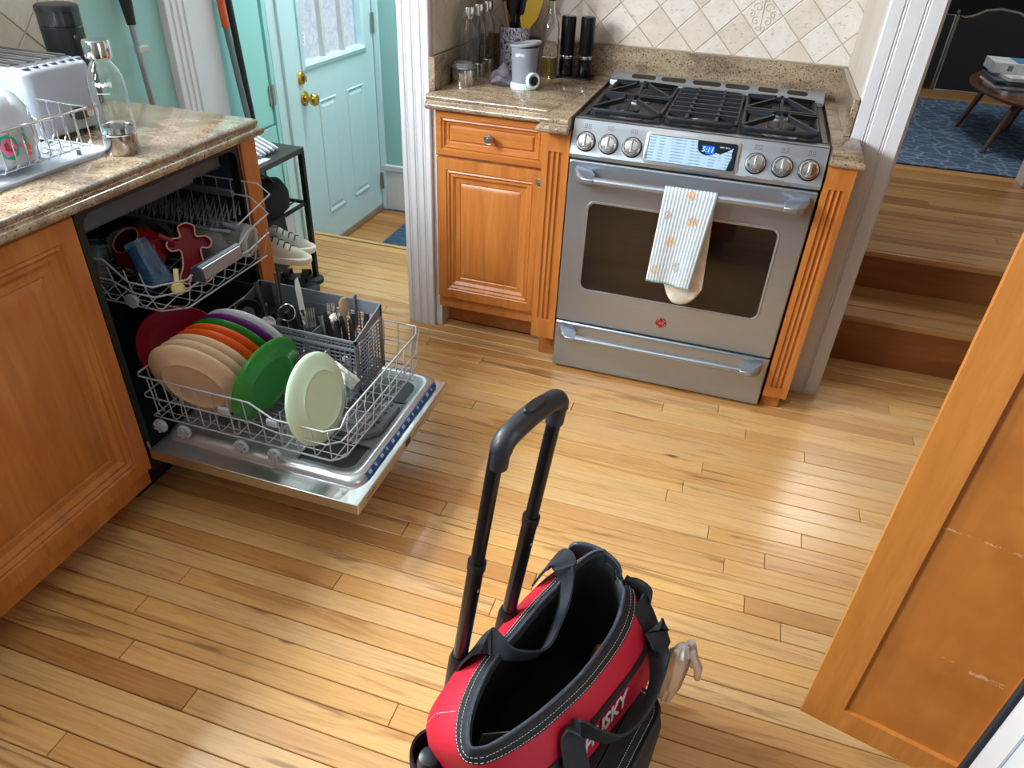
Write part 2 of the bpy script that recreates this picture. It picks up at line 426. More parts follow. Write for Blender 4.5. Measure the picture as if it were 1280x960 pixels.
# wing wall left of the range alcove
struct(MB().box(-.635, -.53, .145, 1.62, -.2, 2.4), 'wall_wing', WHITEW, 'short wall between the entry and the range alcove', 'wall', smooth=0)
def casing(mb, x0, x1, y0, y1, z0, z1, out=.018, beads=(.22, .5, .78)):
    w = x1 - x0
    prof = [(x0, y1), (x0, y0 + .003), (x0 + .003, y0)]
    for b in beads:
        c = x0 + w * b; prof += [(c - .007, y0), (c - .004, y0 + .004), (c, y0 + .001), (c + .004, y0 + .004), (c + .007, y0)]
    prof += [(x1 - .003, y0), (x1, y0 + .003), (x1, y1)]
    return mb.prism(prof, lambda u, v, a: (u, v, a), z0, z1)
cm = MB(); casing(cm, -.642, -.53, .118, .146, 0, 2.15)
struct(cm, 'trim_2', WHITE, 'white beaded door casing post left of the drawer cabinet', 'trim', smooth=20)
struct(MB().box(-.53, -.502, .135, .205, 0, .876), 'trim_3', WHITE, 'white filler board between the casing post and the drawer cabinet', 'trim', bev=.003)
# right wing wall and casing
struct(MB().box(AR, .95, .188, 2.0, -.2, 2.4), 'wall_wing_right', WHITEW, 'short wall between the range alcove and the stair opening', 'wall', smooth=0)
cm = MB(); casing(cm, AR - .004, .958, .162, .190, 0, 2.15, beads=(.3, .68)); cm.box(.938, .966, .176, .32, 0, 2.15)
struct(cm, 'trim_4', WHITE, 'white door casing right of the range beside the stairs', 'trim', smooth=20)

# ---- alcove back wall and tiles
wb = struct(MB().box(-.64, .95, YB + .006, YB + .12, -.2, 2.4), 'wall_back', GROUT, 'back wall behind the range tiled in diagonal beige travertine', 'wall', smooth=0)
def tiles(parent, u0, u1, v0, v1, uo, vo, fn, mat, decor=None, step=.143):
    h = step / 2
    for i in range(-12, 26):
        for j in range(-2, 12):
            for (du, dv) in ((0, h), (h, 0)):
                cu_, cv_ = uo + i * step + du, vo + j * step + dv
                g = .0010
                P = [(cu_ + h - g, cv_), (cu_, cv_ + h - g), (cu_ - h + g, cv_), (cu_, cv_ - h + g)]
                P = clip_poly(P, u0, u1, v0, v1)
                Q = []
                for p in P:
                    if not Q or (p[0] - Q[-1][0]) ** 2 + (p[1] - Q[-1][1]) ** 2 > 1e-7: Q.append(p)
                if len(Q) < 3: continue
                ar = abs(sum(Q[k][0] * Q[(k + 1) % len(Q)][1] - Q[(k + 1) % len(Q)][0] * Q[k][1] for k in range(len(Q)))) / 2
                if ar < 1e-4: continue
                mx = sum(p[0] for p in Q) / len(Q); my = sum(p[1] for p in Q) / len(Q)
                S_ = [(mx + (p[0] - mx) * .95, my + (p[1] - my) * .95) for p in Q]
                d0 = random.uniform(.0032, .0040)
                mb = MB().rings([[fn(u, v, 0) for u, v in Q], [fn(u, v, d0 - .0022) for u, v in Q], [fn(u, v, d0) for u, v in S_]])
                o = build(mb, 'tile', mat, parent, smooth=0, off=fn(mx, my, 0)); o.location = fn(mx, my, 0)
                if decor and abs(cu_ - decor[0]) < .01 and abs(cv_ - decor[1]) < .01:
                    o.name = 'scroll_tile'; o['label'] = 'carved accent tile with raised scroll relief'
                    sc = MB(); z = d0
                    random.seed(3)
                    for sx in (1, -1):
                        for (ox, oy, r0, a0, tr) in ((.018, .02, .017, 0, 1), (.02, -.022, .015, 2, -1), (.036, .0, .012, 1, 1), (.008, .044, .011, 4, -1), (.008, -.044, .011, 3, 1)):
                            pts = []
                            for k in range(15):
                                a = a0 + tr * k * .5; r = r0 * (1 - k / 17)
                                pts.append(fn(sx * (ox + r * math.cos(a)), oy + r * math.sin(a), z + .0008))
                            pts = [tuple(p[q] - fn(0, 0, 0)[q] + (0, 0, 0)[q] for q in range(3)) for p in pts]
                            sc.tube(pts, .0024, 5)
                    sc.tube([tuple(fn(0, t * .012, z)[q] - fn(0, 0, 0)[q] for q in range(3)) for t in (-4, -2, 0, 2, 4)], .003, 5)
                    r = build(sc, 'scroll_relief', mat, None); r.parent = wb; r.location = fn(cu_, cv_, 0)
tiles(wb, AL, AR, 1.022, 1.36, -.01, 1.02, lambda u, v, d: (u, YB + .006 - d, v), TILE, decor=(.49, 1.163))
wa = struct(MB().box(-.5305, -.524, .146, YB, 1.02, 1.40), 'wall_alcove', GROUT, 'narrow tiled side wall left of the bottles', 'wall', smooth=0)
tiles(wa, .15, YB - .002, 1.022, 1.36, .10, 1.02, lambda u, v, d: (-.524 + d, u, v), TILEL)
struct(MB().box(AR - .006, AR + .001, .19, YB, 1.02, 1.5), 'wall_alcove_right', PLAS, 'plain stone clad side wall right of the range', 'wall', smooth=0)
# left wall tiling
wt = struct(MB().box(XLW - .001, XLW + .004, -1.04, -.31, 1.0, 1.40), 'wall_tiled', GROUT, 'beige diagonal tile splashback on the left wall behind the toaster', 'wall', smooth=0)
tiles(wt, -1.03, -.315, 1.02, 1.38, -.31, 1.02, lambda u, v, d: (XLW + .004 + d, u, v), TILEL)

# ---- left casing on the wall plane, closet door, back door
def casing_x(mb, y0, y1, x0, x1, z0, z1, beads):
    t = MB(); casing(t, y0, y1, -x1, -x0, z0, z1, beads=beads)
    mb.v += []; n = len(mb.v); mb.v += [(-p[1], p[0], p[2]) for p in t.v]; mb.f += [tuple(i + n for i in f) for f in t.f]
cm = MB(); casing_x(cm, .03, .15, XLW, XLW + .028, 0, 2.2, (.25, .5, .75)); cm.box(XLW, XLW + .02, .15, .29, 0, 2.2)
struct(cm, 'trim_5', WHITE, 'white moulded casing on the left wall beside the mop', 'trim', smooth=20)
d2 = struct(MB().box(XLW, XLW + .012, .295, .585, .585, 2.0), 'door_2', MINTC, 'plain mint closet door with small hinges left of the back door', 'door', bev=.002)
def hinge(parent, x, y, z, h=.085):
    mb = MB(); 
    for k in range(3): mb.cyl((x, y, z - h / 2 + k * h / 3 + .001), (x, y, z - h / 2 + (k + 1) * h / 3 - .001), .006, n=10)
    mb.box(x - .004, x - .001, y - .022, y + .022, z - h / 2, z + h / 2)
    for dy in (-.014, .014):
        for dz in (-.026, 0, .026): mb.cyl((x - .002, y + dy, z + dz), (x + .0005, y + dy, z + dz), .003, n=8)
    return build(mb, 'hinge', NICKEL, parent)
hinge(d2, XLW + .018, .594, .705)
struct(MB().box(XLW, XLW + .010, .29, .60, .19, .575).box(XLW, XLW + .016, .60, .625, .19, 2.0), 'trim_6', MINTC, 'mint wall board below and beside the closet door', 'trim', bev=.002)
struct(MB().box(XLW, XLW + .016, .29, .77, 0, .165).box(XLW, XLW + .022, .29, .77, .165, .19), 'baseboard_left', WHITE, 'white baseboard under the closet door behind the shoe shelf', 'baseboard', bev=.003)
struct(MB().box(XLW, XLW + .03, .69, .785, -.16, 2.0).box(XLW, XLW + .03, 1.60, 1.62, -.16, 2.0).box(XLW - .05, XLW + .03, .785, 1.61, 1.90, 2.0).box(XLW, XLW + .018, .625, .69, -.01, 2.0), 'trim_7', MINTD, 'pale aqua frame around the back door', 'trim', bev=.003)
d1 = thing('door_1', (XLW, .79, -.16), 'pale aqua back door with six part window and brass knob', 'door', kind='structure')
Y0, Y1, Z0, Z1 = .797, 1.592, -.145, 1.89
wy0, wy1, wz0, wz1 = .90, 1.47, .785, 1.62
dx = XLW - .02
lf = MB().box(dx - .02, dx + .02, Y0, wy0, Z0, Z1).box(dx - .02, dx + .02, wy1, Y1, Z0, Z1).box(dx - .02, dx + .02, wy0, wy1, Z0, wz0).box(dx - .02, dx + .02, wy0, wy1, wz1, Z1)
build(lf, 'door_leaf', MINTD, d1, smooth=0)
for a, b in ((.985, 1.155), (1.265, 1.445)):
    mb = MB(); f = lambda u, v, d: (dx + .02 + d, u, v)
    mb.rings([[f(p[0], p[1], d) for p in ((a + i, .03 + i), (b - i, .03 + i), (b - i, .60 - i), (a + i, .60 - i))] for i, d in ((0, -.001), (.004, .006), (.016, .002), (.02, -.0004), (.034, .005), (.04, .005))])
    build(mb, 'raised_panel', MINTD, d1, smooth=20)
fr = MB(); f = lambda u, v, d: (dx + .02 + d, u, v)
for (i0, d0, i1) in ((-.03, .012, 0),):
    o_ = [(wy0 - .03, wz0 - .03), (wy1 + .03, wz0 - .03), (wy1 + .03, wz1 + .03), (wy0 - .03, wz1 + .03)]; i_ = [(wy0 + .003, wz0 + .003), (wy1 - .003, wz0 + .003), (wy1 - .003, wz1 - .003), (wy0 + .003, wz1 - .003)]
    m_ = [(wy0 - .012, wz0 - .012), (wy1 + .012, wz0 - .012), (wy1 + .012, wz1 + .012), (wy0 - .012, wz1 + .012)]
    fr.rings([[f(*p, -.002) for p in o_], [f(*p, .008) for p in o_], [f(*p, .014) for p in m_], [f(*p, .004) for p in i_], [f(*p, -.03) for p in i_]], cap0=False, cap1=False)
build(fr, 'window_frame', MINTD, d1, smooth=20)
for k in (1, 2):
    yy = wy0 + (wy1 - wy0) * k / 3; build(MB().box(dx - .004, dx + .022, yy - .013, yy + .013, wz0, wz1), 'muntin', WHITE, d1, bev=.004)
mz = wz0 + .56
build(MB().box(dx - .004, dx + .022, wy0, wy1, mz - .013, mz + .013), 'muntin', WHITE, d1, bev=.004)
for k in range(3):
    a = wy0 + (wy1 - wy0) * k / 3; b = wy0 + (wy1 - wy0) * (k + 1) / 3
    build(MB().box(dx - .008, dx - .005, a, b, wz0, mz), 'pane', PANE, d1, smooth=0)
    build(MB().box(dx - .008, dx - .005, a, b, mz, wz1), 'pane', PANE, d1, smooth=0)
stc = build(MB().prism([(-.022, .035), (-.022, -.01), (0, -.038), (.022, -.01), (.022, .035), (.008, .03), (0, .037), (-.008, .03)], lambda u, v, a: (a, .945 + u, .875 + v), dx - .0049, dx - .0042), 'sticker', M('white_sticker', 'efe6ea', .6), d1)
stc['label'] = 'white shield shaped sticker with pink lines in the pane'
lw = MB()
for k in range(3): lw.box(dx - .0042, dx - .0038, .945 - .013 + .002 * k, .945 + .013 - .002 * k, .893 - .014 * k, .898 - .014 * k)
build(lw, 'sticker_print', M('pink_print', 'c46a8c', .6), d1, smooth=0)
kn = MB(); kn.lathe([(0, 0), (.033, 0), (.034, .004), (.028, .009), (.012, .012), (.011, .03), (.016, .036), (.027, .044), (.029, .056), (.024, .066), (.012, .071), (0, .072)], (dx + .02, .868, .635), 28, 'x')
build(kn, 'door_knob', BRASS, d1)
bo = MB(); bo.lathe([(0, 0), (.030, 0), (.031, .006), (.026, .012), (.016, .015), (0, .016)], (dx + .02, .852, .728), 28, 'x'); bo.box(dx + .03, dx + .052, .849, .855, .716, .740)
build(bo, 'deadbolt', BRASS, d1)
hinge(d1, dx + .03, 1.594, .88, .1); hinge(d1, dx + .03, 1.594, .02, .1)
build(MB().box(dx - .01, dx + .028, Y0, Y1, -.158, -.12), 'door_sweep', M('aluminium_sweep', 'a8a498', .45, .6), d1, bev=.003)
# ---- stairs and upper room
def stair(name, label, xs, y0, yn, z0, z1, depth):
    t = thing(name, (1.2, y0, z0), label, 'stair', kind='structure')
    build(MB().box(.955, 1.96, y0, y0 + .02, z0 - .03, z1 - .026), 'riser', STAIR, t, smooth=0)
    w = (depth) / 3
    for k in range(3 if depth < .4 else 0):
        build(MB().box(.955, 1.96, yn + k * w, yn + (k + 1) * w - .0012, z1 - .026, z1), 'tread_board', wood_mat('tread_wood', ('8f6134', 'a87844', 'b88a54'), 'X', .32, True), t, bev=.006 if k == 0 else .0008)
    return t
stair('trim_8', 'lower wooden step right of the range leading up to the hall', 0, .470, .440, 0, .207, .30)
stair('trim_9', 'upper stair riser below the raised hall floor', 0, .742, .712, .207, .368, .5)
fu = struct(MB().box(.955, 3.6, .76, 4.75, .30, .352), 'floor.002', SUB, 'raised brown board floor of the hall and living room', 'floor', smooth=0)
build(MB().box(.955, 1.96, .712, .735, .342, .3685), 'nosing', wood_mat('tread_wood', None, 'X'), fu, bev=.006)
lay(fu, PLANKU, [(.7362 + i * PW, .955, 1.95) for i in range(22)] + [(1.98 + i * PW, .955, 3.2) for i in range(44)], .368, .8, 1.6)
struct(MB().box(1.96, 2.08, .30, 2.02, -.2, 2.4), 'wall_stair', WHITEW, 'pale wall along the right side of the stairs', 'wall', smooth=0)
struct(MB().box(1.90, 1.962, 1.90, 2.03, .368, 2.4), 'trim_10', WHITE, 'white casing at the top right of the stairs', 'trim', bev=.003)
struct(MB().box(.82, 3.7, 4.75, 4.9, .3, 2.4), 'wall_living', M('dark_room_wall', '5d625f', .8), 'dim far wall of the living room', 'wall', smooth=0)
struct(MB().box(3.6, 3.7, 2.02, 4.75, .3, 2.4), 'wall_living_right', WHITEW, 'right wall of the living room', 'wall', smooth=0)
struct(MB().box(.70, .82, 2.0, 4.75, .3, 2.4), 'wall_living_left', WHITEW, 'left wall of the living room', 'wall', smooth=0)
struct(MB().box(2.08, 3.6, 1.9, 2.02, .3, 2.4), 'wall_living_front', WHITEW, 'near wall of the living room', 'wall', smooth=0)
# unseen kitchen shell
struct(MB().box(2.0, 2.12, -3.4, .30, -.2, 2.4), 'wall_right', WALLK, 'grey right wall of the kitchen behind the pantry', 'wall', smooth=0)
struct(MB().box(-1.62, 2.12, -3.52, -3.4, -.2, 2.4), 'wall_front', WALLK, 'grey wall behind the viewpoint', 'wall', smooth=0)
struct(MB().box(-1.62, 3.7, -3.52, 4.9, 2.4, 2.5), 'ceiling', CEIL, 'white ceiling', 'ceiling', smooth=0)

# ================================================================== COUNTERS AND CABINETS
OGEE = [(.866, -.004), (.8675, .005), (.872, .011), (.879, .0135), (.886, .0115), (.891, .005), (.8935, -.001), (.896, -.002), (.899, .001), (.905, .003), (.910, .001), (.914, -.005)]
def slab(outline_fn, prof):
    mb = MB(); mb.rings([[(x, y, z) for x, y in outline_fn(o)] for z, o in prof]); return mb
single(slab(lambda o: [(-1.495, -2.75), (-.826 + o, -2.75), (-.826 + o, -.443 + o), (-1.495, -.443 + o)], OGEE), 'countertop', GRAN,
       'brown granite countertop with ogee edge above the dishwasher', 'countertop', (-1.16, -1.5, .876), smooth=50)
single(slab(lambda o: [(-.522, .66), (-.522, .070 - o), (-.100 - o, .070 - o), (-.092 - o, .0 - o), (-.092 - o, -.036 - o), (-.006, -.036 - o), (-.006, .66), ], OGEE), 'countertop', GRAN,
       'dark granite countertop left of the range under the bottles', 'countertop', (-.3, .3, .876), smooth=50)
single(slab(lambda o: [(.762, .66), (.762, -.010 - o), (.842 + o, -.010 - o), (.842 + o, .150), (.812, .158), (.812, .66)], OGEE), 'countertop', GRAN,
       'narrow granite counter strip right of the range', 'countertop', (.79, .3, .876), smooth=50)
bs = thing('backsplash', (-.1, .67, .914), 'low granite upstand behind the counter and range', 'backsplash')
build(MB().box(AL + .006, AR - .006, .675, .699, .8765, 1.02), 'back_strip', GRAN, bs, bev=.002)
build(MB().box(AL + .001, AL + .022, .115, .675, .9145, 1.02), 'side_strip', GRAN, bs, bev=.002)
build(MB().box(AR - .024, AR - .006, .16, .675, .9145, 1.02), 'side_strip', GRAN, bs, bev=.002)

# left base cabinet
c = thing('base_cabinet', (-1.15, -1.4, 0), 'orange maple base cabinet with raised panel door left of the dishwasher', 'cabinet')
build(MB().box(-1.47, -.851, -1.74, -1.118, .09, .8655), 'carcass', CAB, c, bev=.002)
build(MB().box(-1.45, -.945, -1.74, -1.118, .0, .09), 'toe_kick', CABH, c)
mb = MB(); nested(mb, -1.665, -1.119, .148, .863, DOORP, lambda u, v, d: (-.848 + d, u, v))
build(mb, 'door', CAB, c, smooth=25)
mb = MB(); nested(mb, -2.22, -1.675, .148, .863, DOORP, lambda u, v, d: (-.848 + d, u, v))
build(mb, 'door', CAB, c, smooth=25)
build(MB().box(-1.47, -.851, -2.7, -1.745, .09, .8655), 'carcass', CAB, c, bev=.002)

c = thing('end_panel', (-1.15, -.49, 0), 'orange wood end panel at the right side of the dishwasher', 'cabinet')
build(MB().box(-1.47, -.836, -.528, -.458, .0, .8655), 'side_board', CAB, c, bev=.003)
build(MB().box(-.836, -.828, -.526, -.460, .10, .865), 'stile', CAB, c, bev=.002)

# drawer cabinet left of the range
c = thing('drawer_cabinet', (-.3, .38, 0), 'orange maple cabinet with one drawer and door left of the range', 'cabinet')
build(MB().box(-.50, -.004, .102, .66, .11, .8655), 'carcass', CAB, c, bev=.002)
build(MB().box(-.505, -.07, .20, .66, 0, .11), 'toe_kick', CABH, c)
CABX = wood_mat('honey_stained_maple_drawer', ('a8602a', 'b87032', 'c48042'), 'X', .33)
mb = MB(); nested(mb, -.497, -.095, .712, .863, [(0, .014), (.004, .019), (.022, .019), (.026, .014), (.031, .016), (.038, .008), (.045, .006), (.049, .002), (.056, .008)], lambda u, v, d: (u, .102 - d, v))
dr = build(mb, 'drawer', CABX, c, smooth=25)
mb = MB(); nested(mb, -.497, -.095, .160, .704, [(i * .85, d) for i, d in DOORP], lambda u, v, d: (u, .102 - d, v))
dd = build(mb, 'door', CAB, c, smooth=25)
KNOB = [(0, .026), (.006, .0265), (.007, .0245), (.011, .0245), (.014, .021), (.0155, .022), (.016, .019), (.012, .014), (.006, .010), (.006, 0), (.009, 0)]
kb = MB().lathe([(r, z) for r, z in KNOB], (-.297, .084, .792), 24, 'y'); build(kb, 'knob', NICKEL, dr, off=c.location)
kb = MB().lathe([(r, z) for r, z in KNOB], (-.108, .084, .672), 24, 'y'); build(kb, 'knob', NICKEL, dd, off=c.location)
def pilaster(par, x0, x1, y0, yb, z0, z1, f0, f1, n=3):
    mb = MB(); mb.box(x0, x1, y0, yb, z0, f0).box(x0, x1, y0, yb, f1, z1)
    w = x1 - x0; prof = [(x0, yb), (x0, y0)]
    for k in range(n):
        cx = x0 + w * (.5 + (k - (n - 1) / 2) * .2)
        for q in range(7):
            a = PI * q / 6; prof.append((cx - .0065 * math.cos(a), y0 + .007 * math.sin(a)))
    prof += [(x1, y0), (x1, yb)]
    mb.prism(prof, lambda u, v, a: (u, v, a), f0, f1)
    # rounded flute ends
    return build(mb, 'fluted_pilaster', CAB, par, smooth=40)
pilaster(c, -.092, -.004, .006, .102, .112, .8655, .19, .80)
build(MB().box(-.078, -.004, .082, .18, 0, .112), 'plinth', CABH, c, bev=.002)
c = thing('pilaster_cabinet', (.80, .2, 0), 'narrow orange fluted cabinet strip right of the range', 'cabinet')
build(MB().box(.762, .812, .09, .66, .0, .8655), 'carcass', CAB, c)
pilaster(c, .764, .842, -.004, .155, .06, .8655, .10, .80)
build(MB().box(.766, .828, .03, .155, 0, .06), 'plinth', CABH, c, bev=.002)

# ================================================================== RANGE
R_ = thing('gas_range', (.378, .33, 0), 'stainless steel gas range with six knobs and oven', 'range')
build(MB().box(.003, .754, .03, .66, .03, .86), 'body', M('range_side_black', '1a1b1d', .5), R_)
for x in (.06, .70):
    for yy in (.08, .6): build(MB().cyl((x, yy, 0), (x, yy, .035), .018), 'foot', BLACKP, R_)
# cooktop pan and lip
ct = MB().box(0, .757, .036, .085, .862, .905).box(0, .022, .085, .60, .862, .905).box(.735, .757, .085, .60, .862, .905).box(.022, .735, .085, .60, .862, .882).box(0, .757, .575, .646, .862, .905)
build(ct, 'cooktop', M('cooktop_dark_steel', '6e6e70', .34, .9, .08), R_, bev=.004)
vr = MB()
def vent_profile(x0, x1):
    vr.prism([(.570, .905), (.573, .922), (.579, .927), (.634, .944), (.641, .941), (.644, .905)], lambda u, v, a: (a, u, v), x0, x1)
vent_profile(0, .757)
vv = build(vr, 'rear_vent', STEEL, R_, bev=.002)
for x0, x1 in ((.075, .165), (.185, .275), (.30, .40), (.415, .50), (.53, .60), (.63, .70)):
    mb = MB(); P = rrect(x0, x1, .594, .622, .012, 4)
    mb.rings([[(u, v, .927 + (v - .579) * .309 + .0012) for u, v in P], [(u, v, .927 + (v - .579) * .309 - .008) for u, v in P]])
    build(mb, 'vent_slot', BGLASS, R_, smooth=0)
# control panel
pp = [(0.0, .792), (-.004, .797), (-.006, .805), (.030, .896), (.036, .903), (.044, .9055), (.06, .9055), (.06, .792)]
build(MB().prism(pp, lambda u, v, a: (a, u, v), 0, .757), 'control_panel', STEEL, R_, bev=.0)
def pan(u, v, d=0):   # point on sloping panel face; v = 0..1 up the slope
    n = Vector((0, -.9298, .3679)); p = Vector((u, -.006 + .036 * v, .805 + .091 * v)); return tuple(p + n * d)
PN = Vector((0, -.9298, .3679)); PU = Vector((0, .3679, .9298))
def panmtx(u, v, d=0):
    p = Vector(pan(u, v, d)); return Matrix(((1, 0, 0, p.x), (0, PU.y, PN.y, p.y), (0, PU.z, PN.z, p.z), (0, 0, 0, 1)))
for i, x in enumerate((.046, .118, .192, .562, .638, .713)):
    L = panmtx(x, .42)
    kb = MB().lathe([(0, 0), (.031, 0), (.031, .003), (.0285, .004)], n=32).tf(L); bz = build(kb, 'knob_bezel', BLACKP, R_)
    kb = MB().lathe([(0, .0), (.028, .002), (.028, .010), (.026, .0135), (.0235, .013), (.0225, .012), (.0215, .026), (.019, .029), (0, .030)], n=32).tf(L)
    k = build(kb, 'knob', CHROME, R_)
    g = MB(); g.rings([[(-.0055, -.021, .029), (.0055, -.021, .029), (.0055, .021, .029), (-.0055, .021, .029)], [(-.0045, -.019, .040), (.0045, -.019, .040), (.0045, .019, .040), (-.0045, .019, .040)]]).tf(L)
    build(g, 'knob_grip', CHROME, k, bev=.0015, off=R_.location)
    ic = MB(); y0 = .044
    for a, b in ((-.010, -.003), (.001, .009)):
        ic.box(a, b, y0, y0 + .001, .0002, .0006).box(a, b, y0 + .008, y0 + .009, .0002, .0006).box(a, a + .001, y0, y0 + .009, .0002, .0006).box(b - .001, b, y0, y0 + .009, .0002, .0006)
    ic.box(-.012, .012, y0 - .004, y0 - .0028, .0002, .0006)
    if i in (1, 3, 4): ic.box(-.018, .014, -.040, -.0385, .0002, .0006)
    ic.tf(L); o = build(ic, 'burner_icon', M('panel_print', '5a4a4a', .6), R_, smooth=0); o['kind'] = 'stuff'
# display with torn protective film
L = panmtx(.372, .50)
build(MB().rings([[(u, v, -.001) for u, v in rrect(-.142, .142, -.048, .046, .012)], [(u, v, .0035) for u, v in rrect(-.142, .142, -.048, .046, .012)], [(u, v, .004) for u, v in rrect(-.139, .139, -.045, .043, .010)]]).tf(L), 'display_bezel', CHROME, R_)
dp = build(MB().rings([[(u, v, .003) for u, v in rrect(-.133, .133, -.040, .038, .008)], [(u, v, .0046) for u, v in rrect(-.133, .133, -.040, .038, .008)]]).tf(L), 'display', M('display_black', '0c1524', .12), R_)
bl = [( .024, .037), (.086, .037), (.070, -.002), (.04, -.004)]
build(MB().rings([[(u, v, .0046) for u, v in [(.026, .024), (.066, .024), (.066, .002), (.044, .0)]], [(u, v, .0049) for u, v in [(.026, .024), (.066, .024), (.066, .002), (.044, .0)]]]).tf(L), 'lit_screen', M('blue_lit_screen', '1a4fd8', .4, emit=.55), dp, off=R_.location, smooth=0)
text_obj('clock_digits', '5:11', .021, M('clock_cyan', '7fd0ff', .4, emit=1.0), dp, Matrix.Translation(-R_.location) @ L @ Matrix.Translation((.046, .0125, .0052)), ext=.0002, shear=.2)
text_obj('display_print', 'BAKE  BROIL', .0055, M('display_white', 'c8d2dc', .5), dp, Matrix.Translation(-R_.location) @ L @ Matrix.Translation((.096, .024, .0052)), ext=.0001)
film = [(-.131, .036)] + [(.014, .036)]
for k in range(9):
    a = PI + k * (PI * .80) / 8; film.append((.046 + .031 * math.cos(a), .022 - .026 * (-math.sin(a)) * 1.0))
film += [(.085, .004), (.108, .016), (.120, .026), (.118, .010), (.120, -.004), (.115, -.016), (.113, -.028), (.110, -.039), (-.131, -.039)]
def film_mat():
    mt, nt, b = base('protective_film'); v = coords(nt, (1, 1, 1))
    w = nd(nt, 'ShaderNodeTexWave', wave_type='BANDS', bands_direction='Z'); nt.links.new(v, w.inputs['Vector']); w.inputs['Scale'].default_value = 38; w.inputs['Distortion'].default_value = 0
    n = noise(nt, coords(nt, (1, .1, .1)), 34, 2, .5)
    f = math_n(nt, 'MULTIPLY', ramp(nt, w.outputs[0], [(.72, (0, 0, 0)), (.85, (1, 1, 1))]), ramp(nt, n, [(.42, (0, 0, 0)), (.5, (1, 1, 1))]))
    c = mixc(nt, f, lin('a2bed2'), lin('6f8aa0')); nt.links.new(c, b.inputs['Base Color']); b.inputs['Roughness'].default_value = .18; b.inputs['Coat Weight'].default_value = .4
    return mt
fm = MB().rings([[(u, v, .0052) for u, v in film], [(u, v, .0056) for u, v in film]]).tf(L)
o = build(fm, 'protective_film', film_mat(), R_, smooth=0); o['label'] = 'pale blue torn protective film over the display'
# oven door
od = build(MB().rings([[(u, .03, v) for u, v in rrect(.001, .756, .206, .784, .004, 2)], [(u, .004, v) for u, v in rrect(.001, .756, .206, .784, .004, 2)], [(u, .0, v) for u, v in rrect(.005, .752, .210, .780, .004, 2)]]), 'oven_door', STEEL, R_)
build(MB().rings([[(u, .0005, v) for u, v in rrect(.070, .684, .337, .661, .028, 6)], [(u, -.0025, v) for u, v in rrect(.072, .682, .339, .659, .027, 6)], [(u, -.001, v) for u, v in rrect(.079, .675, .346, .652, .022, 6)], [(u, .0002, v) for u, v in rrect(.080, .674, .347, .651, .022, 6)]]), 'window_rim', M('rim_grey_steel', 'a0a2a6', .45, .8), od, off=R_.location)
build(MB().rings([[(u, .002, v) for u, v in rrect(.078, .676, .345, .653, .022, 6)], [(u, -.0012, v) for u, v in rrect(.078, .676, .345, .653, .022, 6)]]), 'oven_window', BGLASS, od, off=R_.location, smooth=0)
def bar_handle(par, z, x0, x1, nm='handle'):
    mb = MB().cyl((x0 + .06, -.056, z), (x1 - .06, -.056, z), .0115, n=20)
    h = build(mb, nm, STEEL, par, off=R_.location)
    for s, xa, xb in ((1, x0, x0 + .07), (-1, x1, x1 - .07)):
        # flared bracket that sweeps from the door out to the bar
        rs = []
        for t in [0, .2, .45, .7, 1]:
            x = xa + (xb - xa) * t; out = -.072 * (1 - (1 - min(1, t * 1.35 + .2)) ** 2) if t < 1 else -.070
            hz = .024 - .011 * t
            yb_ = -.001 if t < .75 else -.040
            rs.append([(x, yb_, z - hz * 1.15), (x, out * .8 + yb_ * .2, z - hz * .9), (x, out, z - hz * .35), (x, out, z + hz * .35), (x, out * .8 + yb_ * .2, z + hz * .8), (x, yb_, z + hz)])
        b = MB().rings(rs); build(b, 'handle_bracket', STEEL, par, off=R_.location, bev=.002)
    return h
bar_handle(od, .745, .026, .738)
bd = MB(); 
bd.rings([[(.374 + (.017 + i) * math.cos(2 * PI * k / 28), d, .266 + (.017 + i) * math.sin(2 * PI * k / 28)) for k in range(28)] for i, d in ((.0012, .001), (.0012, -.002), (0, -.0028), (-.002, -.002))])
bb = build(bd, 'badge', M('badge_red', '8a1218', .25), od, off=R_.location)
Lb = Matrix(((1, 0, 0, .374), (0, 0, -1, -.0021), (0, 1, 0, .266), (0, 0, 0, 1)))
text_obj('badge_monogram', 'GE', .0155, M('badge_silver', 'd8b8b4', .3, .6), od, Matrix.Translation(-R_.location) @ Lb, ext=.0006, shear=.15)
rg = MB()
for k in range(4):
    a0 = k * PI / 2 + .4; rg.tube([(.374 + .0145 * math.cos(a0 + q * .2), -.0024, .266 + .0145 * math.sin(a0 + q * .2)) for q in range(6)], .0008, 5)
build(rg, 'badge_scroll', MC['badge_silver'], od, off=R_.location)
dw_ = build(MB().rings([[(u, .03, v) for u, v in rrect(.001, .756, .012, .199, .004, 2)], [(u, .004, v) for u, v in rrect(.001, .756, .012, .199, .004, 2)], [(u, .0, v) for u, v in rrect(.005, .752, .016, .195, .004, 2)]]), 'warming_drawer', STEEL, R_)
bar_handle(dw_, .172, .020, .734)
